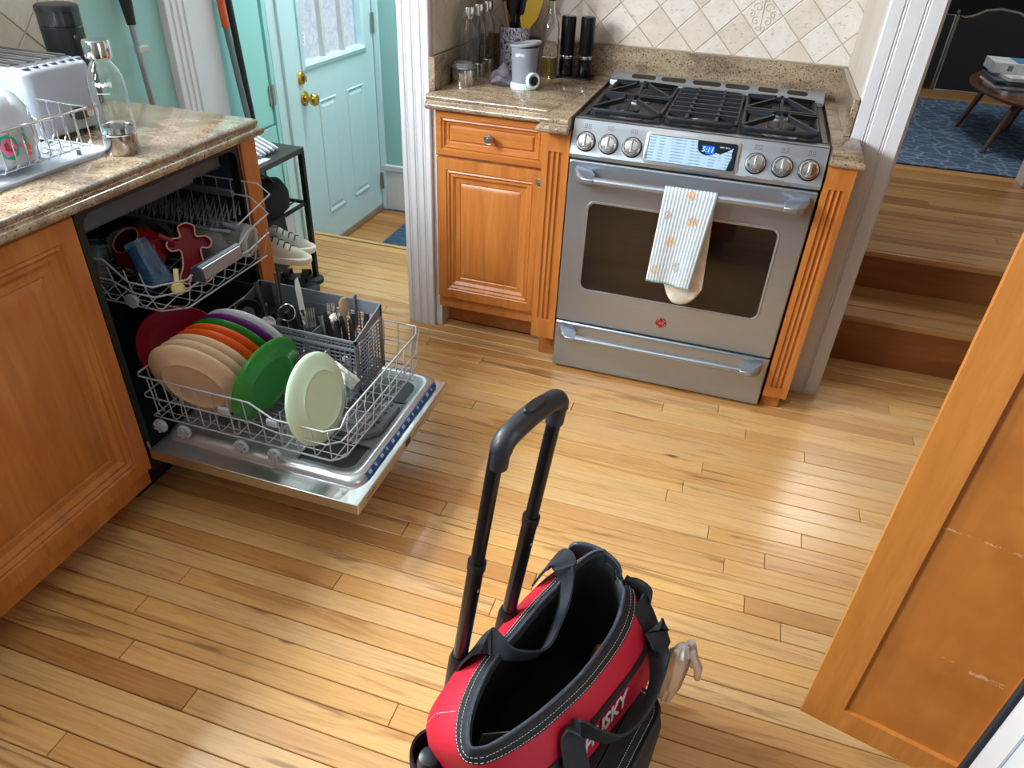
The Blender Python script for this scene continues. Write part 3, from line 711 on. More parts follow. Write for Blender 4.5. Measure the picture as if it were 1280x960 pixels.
# burners
bi = 0
for x, yy, r in ((.135, .205, .042), (.135, .45, .036), (.378, .34, .05), (.62, .205, .046), (.62, .45, .036)):
    mb = MB().lathe([(0, .882), (r * 1.35, .882), (r * 1.3, .888), (r * 1.05, .893), (r * 1.02, .904), (r * .9, .906), (0, .906)], (x, yy, 0), 32)
    hb = build(mb, 'burner', M('burner_aluminium', 'a8a8aa', .38, .9), R_)
    sl = MB()
    for k in range(22):
        a = 2 * PI * k / 22; sl.box(r * .98, r * 1.035, -.0018, .0018, .895, .903, Matrix.Translation((x, yy, 0)) @ Matrix.Rotation(a, 4, 'Z'))
    o = build(sl, 'flame_ports', BLACKP, hb, off=R_.location, smooth=0); o['kind'] = 'stuff'
    build(MB().lathe([(0, .906), (r * .93, .906), (r * .95, .910), (r * .9, .914), (0, .9155)], (x, yy, 0), 32), 'burner_cap', IRON, hb, off=R_.location)
# grates
def bar(mb, p, q, w=.012, h=.016, q0=None):
    a, b = Vector(p), Vector(q); d = (b - a).normalized(); n = Vector((-d.y, d.x, 0)).normalized() * w / 2; dn = Vector((0, 0, -h))
    mb.rings([[a - n, a + n, a + n * .8 + dn, a - n * .8 + dn], [b - n, b + n, b + n * .8 + dn, b - n * .8 + dn]])
ZT = .944
for gi, (x0, x1) in enumerate(((.030, .258), (.266, .490), (.498, .728))):
    mb = MB(); y0, y1 = .092, .560; xm = (x0 + x1) / 2
    P = [(p[0], p[1], ZT - .026) for p in rrect(x0 + .006, x1 - .006, y0 + .006, y1 - .006, .022, 4)]
    mb.tube(P, [(.010, .0065)] * len(P), 8, closed=True)
    for xx in (x0 + .012, x1 - .012):
        for yy in (y0 + .012, y1 - .012, (y0 + y1) / 2): mb.box(xx - .009, xx + .009, yy - .009, yy + .009, .880, ZT - .026)
    if gi != 1:
        bar(mb, (x0 + .006, .327, ZT - .012), (x1 - .006, .327, ZT - .012), .013)
        for yc in (.205, .45):
            for sx in (1, -1):
                for sy in (1, -1):
                    ex = xm + sx * (x1 - x0 - .012) / 2; ey = yc + sy * .100
                    bar(mb, (ex, ey, ZT - .014), (xm + sx * .022, yc + sy * .020, ZT + .004), .010, .014)
            bar(mb, (xm, yc + .108, ZT - .014), (xm, yc + .028, ZT + .004), .010, .014); bar(mb, (xm, yc - .108, ZT - .014), (xm, yc - .028, ZT + .004), .010, .014)
    else:
        for yc in (.16, .22, .285, .35, .415, .48): bar(mb, (x0 + .006, yc, ZT - .010), (x1 - .006, yc, ZT - .010), .011)
        bar(mb, (xm - .045, y0, ZT - .014), (xm - .045, y1, ZT - .014), .010); bar(mb, (xm + .045, y0, ZT - .014), (xm + .045, y1, ZT - .014), .010)
    g = build(mb, 'grate', IRON, R_, smooth=40)
# dish towel over the oven handle
def towel_mat():
    mt, nt, b = base('dish_towel_cotton'); tc = nd(nt, 'ShaderNodeTexCoord').outputs['UV']
    sx = nd(nt, 'ShaderNodeSeparateXYZ'); nt.links.new(tc, sx.inputs[0])
    w = math_n(nt, 'SINE', math_n(nt, 'MULTIPLY', sx.outputs[0], 2 * PI * 15))
    c = mixc(nt, ramp(nt, w, [(.0, (0, 0, 0)), (.30, (1, 1, 1))]), lin('9fb2c0'), lin('e6e4de'))
    nv = nd(nt, 'ShaderNodeTexNoise'); nt.links.new(tc, nv.inputs['Vector']); nv.inputs['Scale'].default_value = 22
    for i, (u, v, r, col) in enumerate(((.53, .90, .085, 'c9935c'), (.17, .68, .07, 'a9978c'), (.68, .655, .08, 'c08a54'), (.33, .43, .08, 'd0a05e'), (.14, .13, .075, 'd2a872'), (.60, .19, .08, 'a7a29e'))):
        cx = nd(nt, 'ShaderNodeCombineXYZ'); cx.inputs[0].default_value = u; cx.inputs[1].default_value = v * 1.9
        mu = nd(nt, 'ShaderNodeVectorMath', operation='MULTIPLY'); nt.links.new(tc, mu.inputs[0]); mu.inputs[1].default_value = (1, 1.9, 0)
        ds = nd(nt, 'ShaderNodeVectorMath', operation='DISTANCE'); nt.links.new(mu.outputs[0], ds.inputs[0]); nt.links.new(cx.outputs[0], ds.inputs[1])
        dd_ = math_n(nt, 'ADD', ds.outputs['Value'], math_n(nt, 'MULTIPLY', math_n(nt, 'SUBTRACT', nv.outputs[0], .5), .14))
        f = ramp(nt, math_n(nt, 'DIVIDE', dd_, r * 1.35), [(.75, (1, 1, 1)), (.95, (0, 0, 0))])
        rib = math_n(nt, 'SINE', math_n(nt, 'MULTIPLY', math_n(nt, 'ADD', sx.outputs[0], math_n(nt, 'MULTIPLY', sx.outputs[1], -.9 if i % 2 else .9)), 110))
        f = math_n(nt, 'MULTIPLY', f, ramp(nt, rib, [(.0, (.45, .45, .45)), (.35, (1, 1, 1))]))
        c = mixc(nt, f, c, lin(col))
    nt.links.new(c, b.inputs['Base Color']); b.inputs['Roughness'].default_value = .9
    bump(nt, b, w, .25, .002); return mt
tw = thing('dish_towel', (.39, -.06, .5), 'striped dish towel with tan pumpkin prints hanging from the oven handle', 'towel')
def cloth(name, rowsfn, mat, nu, nv, parent):
    me = bpy.data.meshes.new(name); vs = []; fs = []; uv = []
    for j in range(nv + 1):
        for i in range(nu + 1): vs.append(Vector(rowsfn(i / nu, j / nv)) - parent.location)
    for j in range(nv):
        for i in range(nu): a = j * (nu + 1) + i; fs.append((a, a + 1, a + nu + 2, a + nu + 1))
    me.from_pydata(vs, [], fs); ul = me.uv_layers.new(name='UVMap')
    for p in me.polygons:
        for li in p.loop_indices: vi = me.loops[li].vertex_index; ul.data[li].uv = ((vi % (nu + 1)) / nu, 1 - (vi // (nu + 1)) / nv)
    me.polygons.foreach_set('use_smooth', [True] * len(me.polygons)); me.materials.append(mat)
    o = bpy.data.objects.new(name, me); COL.objects.link(o); o.parent = parent
    md = o.modifiers.new('solid', 'SOLIDIFY'); md.thickness = .0035; md.offset = 0; return o
def front_row(u, v):
    # over the bar, then hanging in front
    if v < .12:
        a = PI * (1 - v / .12) * .55 ; z = .745 + .0155 * math.sin(a + PI / 2 * .0) * 1.0; 
        ang = PI / 2 + (PI / 2) * (v / .12) - .0
        yy = -.056 + .0155 * math.cos(ang); z = .745 + .0155 * math.sin(ang); s = 0
    else:
        s = (v - .12) / .88; z = .745 - .292 * s - .010 * s * u; yy = -.0715 - .006 * s * (1 + .5 * math.sin(u * 9)) - .003 * math.sin(u * 7 + 2) * s
    x = .318 + .157 * u + (-.012 - .016 * u) * s
    return (x, yy, z)
cloth('front_fold', front_row, towel_mat(), 28, 36, tw)
def back_row(u, v):
    s = v; L_ = .378 - .062 * abs(2 * u - 1) ** 2.6; z = .752 - L_ * s; yy = -.0405 - .006 * math.sin(u * 6) * s - .008 * s * (1 - abs(2 * u - 1) ** 2)
    if s < .05: yy = -.0445
    xc = .405 + .020 * s; hw = .066 - .004 * s; x = xc + (2 * u - 1) * hw
    return (x, yy, z)
cloth('back_fold', back_row, M('towel_back_print', 'e2d8c8', .9, var=.22, scale=30, bmp=.2), 20, 30, tw)
hm = MB(); hm.tube([tuple(Vector(front_row(u / 20, 1)) + Vector((0, -.002, .004))) for u in range(21)], .0022, 6); o = build(hm, 'hem_stitch', M('green_hem', '7f9a90', .9, var=.4, scale=90), tw)

# ================================================================== DISHWASHER
D = thing('dishwasher', (-1.13, -.82, 0), 'open dishwasher with both racks pulled out over its lowered steel door', 'dishwasher')
tb = MB()
ty0, ty1, tz0, tz1, tx0, tx1 = -1.100, -.540, .135, .857, -1.42, -.842
tb.box(tx0 - .01, tx0, ty0, ty1, tz0, tz1).box(tx0, tx1, ty0 - .012, ty0, tz0, tz1).box(tx0, tx1, ty1, ty1 + .010, tz0, tz1).box(tx0, tx1, ty0, ty1, tz0 - .012, tz0).box(tx0, tx1, ty0, ty1, tz1, tz1 + .006)
build(tb, 'tub', TUB, D, smooth=0)
fr = MB(); F_ = lambda u, v, d: (tx1 + d, u, v)
po, pi_ = rrect(ty0 - .014, ty1 + .011, tz0 - .01, tz1 + .008, .02, 4), rrect(ty0 + .004, ty1 - .004, tz0 + .004, tz1 - .005, .03, 4)
fr.rings([[F_(*p, -.004) for p in po], [F_(*p, .005) for p in po], [F_(*p, .006) for p in pi_], [F_(*p, -.02) for p in pi_]], cap0=False, cap1=False)
build(fr, 'door_gasket', M('gasket_black', '111317', .4), D)
build(MB().prism([(-1.41, .785), (-.90, .785), (-.862, .80), (-.862, .855), (-1.41, .855)], lambda u, v, a: (u, a, v), ty0 + .004, -.70), 'top_duct', TUBT, D, bev=.006)
build(MB().prism([(-1.41, .79), (-.91, .79), (-.872, .805), (-.872, .855), (-1.41, .855)], lambda u, v, a: (u, a, v), -.698, ty1 - .03), 'top_duct', TUBT, D, bev=.006)
for yy in (ty1 - .016, ty0 + .016): build(MB().box(-1.38, -.86, yy - .006, yy + .006, .715, .735), 'rack_rail', STEEL, D, bev=.002)
for yy in (-.62, -.70): build(MB().box(-1.415, -1.405, yy - .012, yy + .012, .2, .78), 'tub_rib', TUBT, D, bev=.004)
for zz in (.18, .30, .42): build(MB().box(-1.38, -.86, ty1 - .008, ty1 - .001, zz, zz + .012), 'side_rib', TUBT, D, bev=.003)
build(MB().box(-1.40, -.93, -1.112, -.53, .0, .12), 'kick_plate', M('kick_black', '121316', .6), D, smooth=0)
# --- door, lying open
DD = build(MB().box(-.826, -.208, -1.118, -.536, .180, .2125), 'door', STEELV, D, bev=.003)
oy0, oy1, ox0, ox1 = -1.058, -.545, -.815, -.238
ln = MB(); Lf = lambda z, i: [(u, v, z) for u, v in rrect(ox0 + i, ox1 - i, oy0 + i, oy1 - i, .035, 5)]
ln.rings([Lf(.2128, -.006), Lf(.222, -.004), Lf(.231, .004), Lf(.234, .014), Lf(.232, .026), Lf(.222, .036), Lf(.219, .05)], cap0=False)
build(ln, 'door_liner', steel('liner_steel', 'c8ccd0', .3, (200, 2, 200), .02, .75), DD, off=D.location, smooth=60)
for a, b in ((-1.035, -.915), (-.70, -.575)):
    rc = MB(); P0 = rrect(-.435, -.262, a, b, .02, 4); P1 = rrect(-.43, -.267, a + .005, b - .005, .018, 4)
    rc.rings([[(u, v, .2205) for u, v in P0], [(u, v, .224) for u, v in P0], [(u, v, .2245) for u, v in P1], [(u, v, .2202) for u, v in P1]])
    build(rc, 'liner_recess', M('recess_steel_dark', '3c4042', .4, .7), DD, off=D.location)
cp = MB(); cp.prism([(-.42, -.90), (-.305, -.89), (-.272, -.855), (-.272, -.735), (-.30, -.722), (-.42, -.722)], lambda u, v, a: (u, v, a), .222, .242)
dc = build(cp, 'detergent_cup', M('cup_grey_plastic', '5c6169', .45), DD, off=D.location, bev=.004)
cp = MB(); cp.prism([(-.40, -.87), (-.325, -.86), (-.318, -.80), (-.40, -.80)], lambda u, v, a: (u, v, a), .240, .247)
build(cp, 'cup_lid', M('cup_lid_grey', '6f757e', .4), DD, off=D.location, bev=.003)
mk = MB()
for k, yy in enumerate((-.855, -.835, -.815, -.79, -.77, -.75)): mk.box(-.300, -.296 + .006 * (k % 2), yy, yy + .012, .2422, .2426)
o = build(mk, 'cup_print', BLACKP, DD, off=D.location, smooth=0); o['kind'] = 'stuff'
# blue control label strip along the front rim
st = MB().prism([(-.2375, .2285), (-.2285, .2155), (-.2265, .2165), (-.2355, .2295)], lambda u, v, a: (u, a, v), -1.02, -.575)
build(st, 'control_strip', M('strip_blue', '1d4f8c', .35), DD, off=D.location, smooth=0)
random.seed(5); bt = MB()
for k in range(13):
    yy = -1.01 + k * .0335
    q = [(-.2355, .2278), (-.2300, .2198), (-.2292, .2204), (-.2347, .2284)]
    bt.prism(q, lambda u, v, a: (u + .0006, a, v + .0004), yy, yy + random.choice((.006, .008, .014)))
o = build(bt, 'control_print', M('strip_white', 'a8b8cc', .4), DD, off=D.location, smooth=0); o['kind'] = 'stuff'
build(MB().box(-.2078, -.2068, -.842, -.812, .186, .206), 'door_sensor', BLACKP, DD, off=D.location)
tx = MB()
for k in range(9): tx.box(-.2078, -.2070, -.80 + k * .012, -.792 + k * .012, .197, .199)
for k in range(4): tx.box(-.2078, -.2070, -1.07 + k * .013, -1.062 + k * .013, .194, .201)
o = build(tx, 'door_print', M('print_grey', '8b857c', .5), DD, off=D.location, smooth=0); o['kind'] = 'stuff'
for s in (-1.105, -.548): build(MB().cyl((-.83, s, .19), (-.86, s, .30), .004, n=8), 'hinge_arm', STEEL, D)

def wire(mb, pts, r=.0024, n=6, closed=False): mb.tube(pts, r, n, closed)
# --- lower rack
lr = MB(); X0, X1, YA, YC, ZB = -.845, -.285, -1.052, -.578, .275
def rim(z, o, dip=0):
    P = []
    # walks around the rack, near side first
    near = [(X0, z), (-.52, z), (-.455, z - dip), (X1 - .03, z - dip)]
    P += [(x, YA - o, zz) for x, zz in near]
    P += [(X1 - .008 + o, YA + .010, z - dip + .004), (X1 + o, YA + .035, z)]
    P += [(X1 + o, YC - .03, z), (X1 + o - .02, YC + o, z)]
    P += [(X0, YC + o, z), (X0 - o, YC, z), (X0 - o, YA, z)]
    return P
wire(lr, rim(.410, .012, .035), .0026, closed=True); wire(lr, rim(.345, .010, .012), .0022, closed=True); wire(lr, rim(ZB, 0), .0026, closed=True)
k = 0; x = X0 + .02
while x < X1:
    top = .410 if x < -.52 else (.375 if x > -.455 else .39)
    wire(lr, [(x, YA + .01, ZB), (x, YA - .002, ZB + .01), (x + .004, YA - .008, .345), (x + .004, YA - .012, top)], .0017)
    wire(lr, [(x, YC - .01, ZB), (x, YC + .002, ZB + .01), (x + .004, YC + .010, .345), (x + .004, YC + .012, .410)], .0017)
    wire(lr, [(x, YA, ZB), (x, YC, ZB)], .0017); x += .047
y = YA + .03
while y < YC:
    wire(lr, [(X1 - .01, y, ZB), (X1 + .004, y, ZB + .012), (X1 + .010, y + .004, .345), (X1 + .004, y + .010, .365), (X1 + .012, y + .012, .410)], .0017)
    wire(lr, [(X0 + .01, y, ZB), (X0 - .004, y, ZB + .012), (X0 - .012, y, .410)], .0017)
    wire(lr, [(X0, y, ZB - .004), (X1, y, ZB - .004)], .0017); y += .047
LRK = build(lr, 'lower_rack', WIRE, D, smooth=60)
tn = MB()
for x in (-.78, -.69, -.60, -.47, -.39):
    y = YA + .03
    while y < -.80: wire(tn, [(x, y, ZB), (x, y + .004, .30), (x, y + .006, .362)], .0019, 5); y += .024
o = build(tn, 'plate_tines', WIRE, LRK, off=D.location, smooth=60); o['kind'] = 'stuff'
for x in (-.82, -.745, -.57, -.47):
    for yy, s in ((YA - .012, -1), (YC + .014, 1)):
        w = MB().lathe([(0, -.006), (.010, -.007), (.018, -.006), (.020, -.003), (.020, .003), (.018, .006), (.010, .004), (.008, .009), (0, .009)], (x, yy, .256), 20, 'y')
        for q in range(6):
            a = q * PI / 3; w.box(-.003, .003, -.010, -.006, .009, .017, Matrix.Translation((x, yy, .256)) @ Matrix.Rotation(a, 4, 'Y'))
        build(w, 'wheel', GREYW, LRK, off=D.location)
for x in (-.60, -.46):
    build(MB().box(x - .016, x + .016, YA - .016, YA - .006, .352, .372), 'rack_clip', GREYW, LRK, off=D.location, bev=.003)
# --- upper rack
ur = MB(); UX0, UX1, UA, UC, UZ = -1.28, -.765, -.975, -.560, .548
def urim(z, dip, o):
    return [(UX0, UA - o, z + .02), (-.93, UA - o, z + .02), (-.87, UA - o, z - dip), (UX1 - .05 + o, UA - o, z - dip), (UX1 + o, UA + .05, z - dip), (UX1 + o, -.91, z - dip + .004), (UX1 + o + .006, -.72, z - dip + .01), (UX1 + o, -.66, z), (UX1 + o - .006, UC + o * .5, z + .012), (UX1 - .05, UC + o, z + .05), (UX0, UC + o, z + .06), (UX0, UC + o, z + .06)]
wire(ur, urim(.668, .03, .016), .0026); wire(ur, urim(.610, .004, .010)[:9], .0026)
wire(ur, [(UX1 + .018, -.70, .700), (UX1 + .018, UC + .02, .735), (UX1 - .02, UC + .02, .76), (UX0, UC + .02, .76)], .0024)
P = [(UX0, UA + .02, UZ), (UX1 - .06, UA + .02, UZ), (UX1 - .01, UA + .06, UZ), (UX1 - .01, UC, UZ), (UX0, UC, UZ)]
wire(ur, P, .0026, closed=True)
x = UX0 + .02
while x < UX1 - .05:
    wire(ur, [(x, UA + .03, UZ), (x, UA + .012, UZ + .012), (x, UA - .006, .61), (x, UA - .016, .67)], .0017)
    wire(ur, [(x, UC, UZ), (x, UC + .015, UZ + .03), (x, UC + .02, .76)], .0017)
    wire(ur, [(x, UA + .02, UZ), (x + .006, -.86, UZ + .022), (x, -.78, UZ - .006), (x + .006, -.68, UZ + .022), (x, UC, UZ)], .0017); x += .048
y = UA + .05
while y < UC:
    wire(ur, [(UX1 - .02, y, UZ), (UX1 + .002, y + .004, UZ + .02), (UX1 + .012, y + .008, .612), (UX1 + .016, y + .012, .642)], .0017)
    wire(ur, [(UX0, y, UZ), (UX1 - .02, y, UZ)], .0017); y += .048
URK = build(ur, 'upper_rack', WIRE, D, smooth=60)
hb = MB().rings([[(UX1 + .012 + dx_, yy, .644 + dz_) for dx_, dz_ in ((0, -.016), (.030, -.020), (.040, -.012), (.034, .020), (.022, .026), (0, .016))] for yy in (-.905, -.90, -.745, -.74)])
hd = build(hb, 'rack_handle', M('rack_handle_grey', '3d434b', .4), URK, off=D.location, bev=.003)
hp = MB().prism([(.0395, -.013), (.0412, -.011), (.0356, .0185), (.0338, .0195)], lambda u, v, a: (UX1 + .012 + u, a, .644 + v), -.900, -.745)
build(hp, 'handle_plate', STEEL, URK, off=D.location)
for yy in (UA - .012,):
    for x in (-1.0, -.875):
        w = MB().lathe([(0, -.006), (.017, -.006), (.019, -.002), (.019, .004), (.009, .006), (0, .006)], (x, yy - .004, .585), 18, 'y'); build(w, 'wheel', GREYW, URK, off=D.location)
fr = MB()
for r in range(5):
    for q in range(8):
        x = -1.14 + q * .042; yy = -.69 + r * .026
        fr.strap([(x, yy, .672), (x + .018, yy + .008, .715), (x + .012, yy + .010, .672)], .006, .004, (.4, .9, 0))
for q in range(2): fr.tube([(-1.16, -.70 + q * .05, .672), (-.84, -.70 + q * .05, .672), (-.80, -.67 + q * .03, .66)], .006, 6)
fs = build(fr, 'stemware_tines', GREYP, URK, off=D.location, smooth=0); fs['kind'] = 'stuff'

# ================================================================== DISHES
def plate_mesh(r):
    return [(0, .0), (r * .50, .0), (r * .60, -.001), (r * .63, -.004), (r * .66, -.001), (r * .80, .004), (r * .94, .012), (r * .995, .0175), (r, .0195), (r * .985, .0205), (r * .93, .0165), (r * .78, .0085), (r * .66, .0045), (0, .004)]
def plate(name, c, nrm, r, mat, label, group=None):
    mb = MB().lathe(plate_mesh(r), n=56)
    q = Vector(nrm).to_track_quat('Z', 'Y').to_euler()
    return single(mb, name, mat, label, 'plate', c, group, rot=q, smooth=40)
def PL(n, c): return M(n, c, .28, 0, .03, 5, coat=.25)
BE, OR_, GN, PU, WH, RD, MI = PL('plate_beige', 'd3b896'), PL('plate_orange', 'd2541a'), PL('plate_green', '1f7a26'), PL('plate_purple', '5c1a68'), PL('plate_white', 'd2d5de'), PL('plate_red', 'a81a34'), PL('plate_mint', 'c6dfc0')
seq = [(BE, 'beige plate, frontmost in the dishwasher plate stack'), (BE, 'beige plate second from the front of the dishwasher stack'), (BE, 'beige plate third from the front, against the orange plates'),
       (OR_, 'front orange plate, just behind the beige plates'), (OR_, 'rear orange plate, just in front of the green plate'), (GN, 'green plate between the orange and purple plates'), (PU, 'purple plate between the green and white plates'), (WH, 'white plate, last in the upright dishwasher stack')]
for i, (mt, lb) in enumerate(seq):
    plate('dinner_plate', (-.697 + .001 * i, -1.040 + .0290 * i, .400), (-.10, .95, .26), .130, mt, lb, 'plates in the lower rack')
plate('dinner_plate', (-.868, -.868, .392), (.55, -.82, .15), .119, RD, 'large dark red plate behind the left of the stack', 'plates in the lower rack')
plate('dinner_plate', (-.535, -.945, .392), (-.95, .14, .22), .123, GN, 'green plate leaning alone right of the plate stack', 'plates in the lower rack')
plate('dinner_plate', (-.372, -.965, .392), (-.95, .04, -.20), .121, MI, 'pale mint plate standing at the right of the lower rack', 'plates in the lower rack')
# upper rack contents
def strawberry_mug():
    t = thing('mug', (-.975, -.79, .59), 'shiny dark red round mug lying in the upper rack', 'mug', rot=(.55, -.35, .3), world=False)
    red = PL('mug_red', '8c1220')
    build(MB().lathe([(0, 0), (.03, .0), (.052, .012), (.066, .045), (.064, .075), (.05, .10), (.040, .108), (.036, .106), (.046, .098), (.058, .075), (.06, .045), (.045, .016), (0, .008)], n=36), 'body', red, t)
    build(MB().lathe([(.036, .107), (.0385, .1095), (.041, .107), (.0385, .105), (.036, .107)], n=36), 'rim_line', PL('mug_rim', 'd8a090'), t)
    h = MB().tube([(.055, 0, .09), (.085, 0, .085), (.095, 0, .055), (.085, 0, .028), (.056, 0, .022)], .008, 8); build(h, 'handle', red, t)
    for a in (-1.9, -1.3):
        lf_ = MB().lathe([(0, 0), (.008, .002), (.012, .0)], n=10).tf(Matrix.Translation((.0645 * math.cos(a), .0645 * math.sin(a), .06)) @ Vector((math.cos(a), math.sin(a), 0)).to_track_quat('Z', 'Y').to_matrix().to_4x4())
        build(lf_, 'painted_dot', PL('mug_leaf', 'b8b890'), t)
strawberry_mug()
def tumbler(name, loc, rot, r0, r1, h, mat, label, group=None):
    return single(MB().lathe([(0, 0), (r0, 0), (r0 * 1.03, .006), (r1, h), (r1 - .0025, h), (r0 * .95, .014), (0, .010)], n=36), name, mat, label, 'glass', loc, group, rot=rot)
bg = M('blue_tumbler_glass', '8cc0ea', .05, 0, .02, 3, trans=.9)
tumbler('drinking_glass', (-.925, -.885, .695), Vector((.50, -.12, -.85)).to_track_quat('Z', 'Y').to_euler(), .029, .040, .125, bg, 'blue glass tumbler upside down at the left of the upper rack')
tumbler('drinking_glass', (-1.06, -.885, .67), (3.0, .1, .2), .029, .038, .115, M('pale_glass', 'c8dce0', .05, trans=.9), 'clear glass tumbler upside down behind the blue tumbler')
# gingerbread-shaped dish
def blob(pts, n=8):
    out = []; L = len(pts)
    for i in range(L):
        p0, p1, p2, p3 = (Vector(pts[(i + q - 1) % L]) for q in range(4))
        for k in range(n):
            t = k / n; out.append(tuple(.5 * ((2 * p1) + (p2 - p0) * t + (2 * p0 - 5 * p1 + 4 * p2 - p3) * t * t + (3 * p1 - p0 - 3 * p2 + p3) * t ** 3)))
    return out
gp = blob([(0, .085), (.022, .075), (.022, .048), (.05, .045), (.062, .028), (.05, .012), (.028, .012), (.03, -.03), (.045, -.065), (.025, -.08), (.0, -.045), (-.025, -.08), (-.045, -.065), (-.03, -.03), (-.028, .012), (-.05, .012), (-.062, .028), (-.05, .045), (-.022, .048), (-.022, .075)], 4)
t = thing('figure_dish', (-.860, -.770, .625), 'dark red shaped dish with pale outline leaning beside the rack handle', 'dish', rot=(1.15, .15, 1.05), world=False)
sc = lambda s, z: [(u * s, v * s, z) for u, v in gp]
build(MB().rings([sc(.92, -.016), sc(1, 0), sc(.95, .0), sc(.86, -.012)]), 'dish_body', PL('dish_red', '7c1422'), t, smooth=50)
build(MB().tube([(p[0] * .975, p[1] * .975, .0012) for p in gp], .0022, 6, closed=True), 'pale_edge', PL('dish_edge', 'd8a898'), t)
# ribbed clear jar lying on its side
rb = MB(); nr = 64
prof = [(0, 0), (.036, 0), (.045, .010), (.047, .03), (.047, .12), (.046, .135), (.040, .135), (.042, .12), (.042, .02), (0, .008)]
rs = []
for r, z in prof: rs.append([((r + (.0016 if k % 2 and r > .03 else 0)) * math.cos(2 * PI * k / nr), (r + (.0016 if k % 2 and r > .03 else 0)) * math.sin(2 * PI * k / nr), z) for k in range(nr)])
rb.rings(rs, False, False)
single(rb, 'glass_jar', M('jar_glass', 'd4dcdc', .06, trans=.85), 'ribbed clear glass jar lying at the right of the upper rack', 'jar', (-.775, -.612, .612), rot=(0, -1.5, .12), smooth=20)
single(MB().lathe([(0, 0), (.030, 0), (.045, .03), (.050, .10), (.047, .10), (.042, .03), (0, .006)], n=36), 'food_container', M('frosted_plastic', '9aa0a0', .35, trans=.5), 'cloudy clear plastic container behind the ribbed jar', 'container', (-.83, -.64, .60), rot=(0, -1.45, .35))
single(MB().lathe([(0, 0), (.03, 0), (.052, .02), (.062, .045), (.059, .046), (.049, .023), (0, .006)], n=36), 'small_bowl', M('bowl_grey', '9aa29e', .35), 'grey white bowl tilted at the back left of the upper rack', 'bowl', (-1.14, -.69, .60), rot=(1.9, -.3, .5))
single(MB().lathe([(0, 0), (.03, 0), (.052, .02), (.060, .045), (.057, .046), (.049, .023), (0, .006)], n=36), 'small_bowl', M('bowl_grey2', '6f7a78', .35), 'darker grey bowl beside the pale bowl at the rack back', 'bowl', (-1.08, -.63, .61), rot=(1.8, -.2, .1))
ys = MB().lathe([(0, 0), (.014, .0), (.018, .012), (.017, .03), (.012, .032), (0, .03)], n=20); ys.rings([[(-.006, .012, .01), (.006, .012, .01), (.006, .012, .016), (-.006, .012, .016)], [(-.006, .05, .012), (.006, .05, .012), (.006, .05, .017), (-.006, .05, .017)]])
single(ys, 'measuring_scoop', PL('scoop_yellow', 'd8c070'), 'small yellow scoop caught in the upper rack wires', 'scoop', (-.815, -.90, .590), rot=(1.2, .2, .9))

# ================================================================== UTENSIL BASKET
BK = thing('utensil_basket', (-.60, -.69, .28), 'long grey lattice cutlery basket full of utensils in the lower rack', 'basket')
bx0, bx1, by0, by1, bz0, bz1 = -.775, -.382, -.772, -.610, .284, .490
zf = .452   # front top edge
def lattice(u0, u1, v0, v1, fn, step=.0155, th=.0028):
    mb = MB(); n = max(1, round((u1 - u0) / step)); k = max(1, round((v1 - v0) / (step * .8)))
    for i in range(n + 1):
        u = u0 + (u1 - u0) * i / n; q = [fn(u - th / 2, v0, 0), fn(u + th / 2, v0, 0), fn(u + th / 2, v0, th), fn(u - th / 2, v0, th)]; w = [fn(u - th / 2, v1, 0), fn(u + th / 2, v1, 0), fn(u + th / 2, v1, th), fn(u - th / 2, v1, th)]; mb.rings([q, w])
    for j in range(k + 1):
        v = v0 + (v1 - v0) * j / k; q = [fn(u0, v - th / 2, 0), fn(u0, v + th / 2, 0), fn(u0, v + th / 2, th), fn(u0, v - th / 2, th)]; w = [fn(u1, v - th / 2, 0), fn(u1, v + th / 2, 0), fn(u1, v + th / 2, th), fn(u1, v - th / 2, th)]; mb.rings([q, w])
    return mb
fl_ = lambda y_: (lambda u, v, d: (u, y_ + d, v))
for nm, mb in (('front_lattice', lattice(bx0, bx1, bz0, zf - .035, fl_(by0))), ('back_lattice', lattice(-.56, -.42, bz0, bz1 - .035, fl_(by1))), ('end_lattice', lattice(by0, by1, bz0, .44, lambda u, v, d: (bx1 + d, u, v))), ('end_lattice', lattice(by0, by1, bz0, .44, lambda u, v, d: (bx0 + d, u, v))), ('base_lattice', lattice(bx0, bx1, by0, by1, lambda u, v, d: (u, v, bz0 + d), .02)), ('front_lattice', lattice(bx0, bx1, zf - .026, zf - .006, fl_(by0), .012))):
    o = build(mb, nm, GREYP, BK, smooth=0); o['kind'] = 'stuff'
build(MB().box(bx0, bx1, by1 - .001, by1 + .004, bz1 - .04, bz1).box(bx0, -.56, by1 - .001, by1 + .003, bz0, bz1 - .04), 'back_wall', GREYP, BK, bev=.0015)
build(MB().box(bx0, bx1, by0 - .002, by0 + .003, zf - .008, zf).box(bx0, bx1, by0 - .002, by0 + .003, zf - .034, zf - .026).box(bx0, bx1, by0 - .002, by0 + .003, bz0, bz0 + .01), 'front_rim', GREYP, BK, bev=.001)
def endw(x, d):
    mb = MB()
    for q in ([(by0, bz0), (by0 + .01, bz0), (by0 + .01, zf), (by0, zf)], [(by1 - .01, bz0), (by1, bz0), (by1, bz1), (by1 - .01, bz1)], [(by0, zf), (by0, zf - .014), (by1, bz1 - .035), (by1, bz1)], [(by0, bz0), (by1, bz0), (by1, bz0 + .012), (by0, bz0 + .012)]): mb.prism(q, lambda u, v, a: (a, u, v), x, x + d)
    return mb
build(endw(bx1, .004), 'end_frame', GREYP, BK, smooth=0); build(endw(bx0 - .004, .004), 'end_frame', GREYP, BK, smooth=0)
for x in (-.665, -.535): build(MB().box(x, x + .003, by0, by1, bz0, .43), 'divider', GREYP, BK)
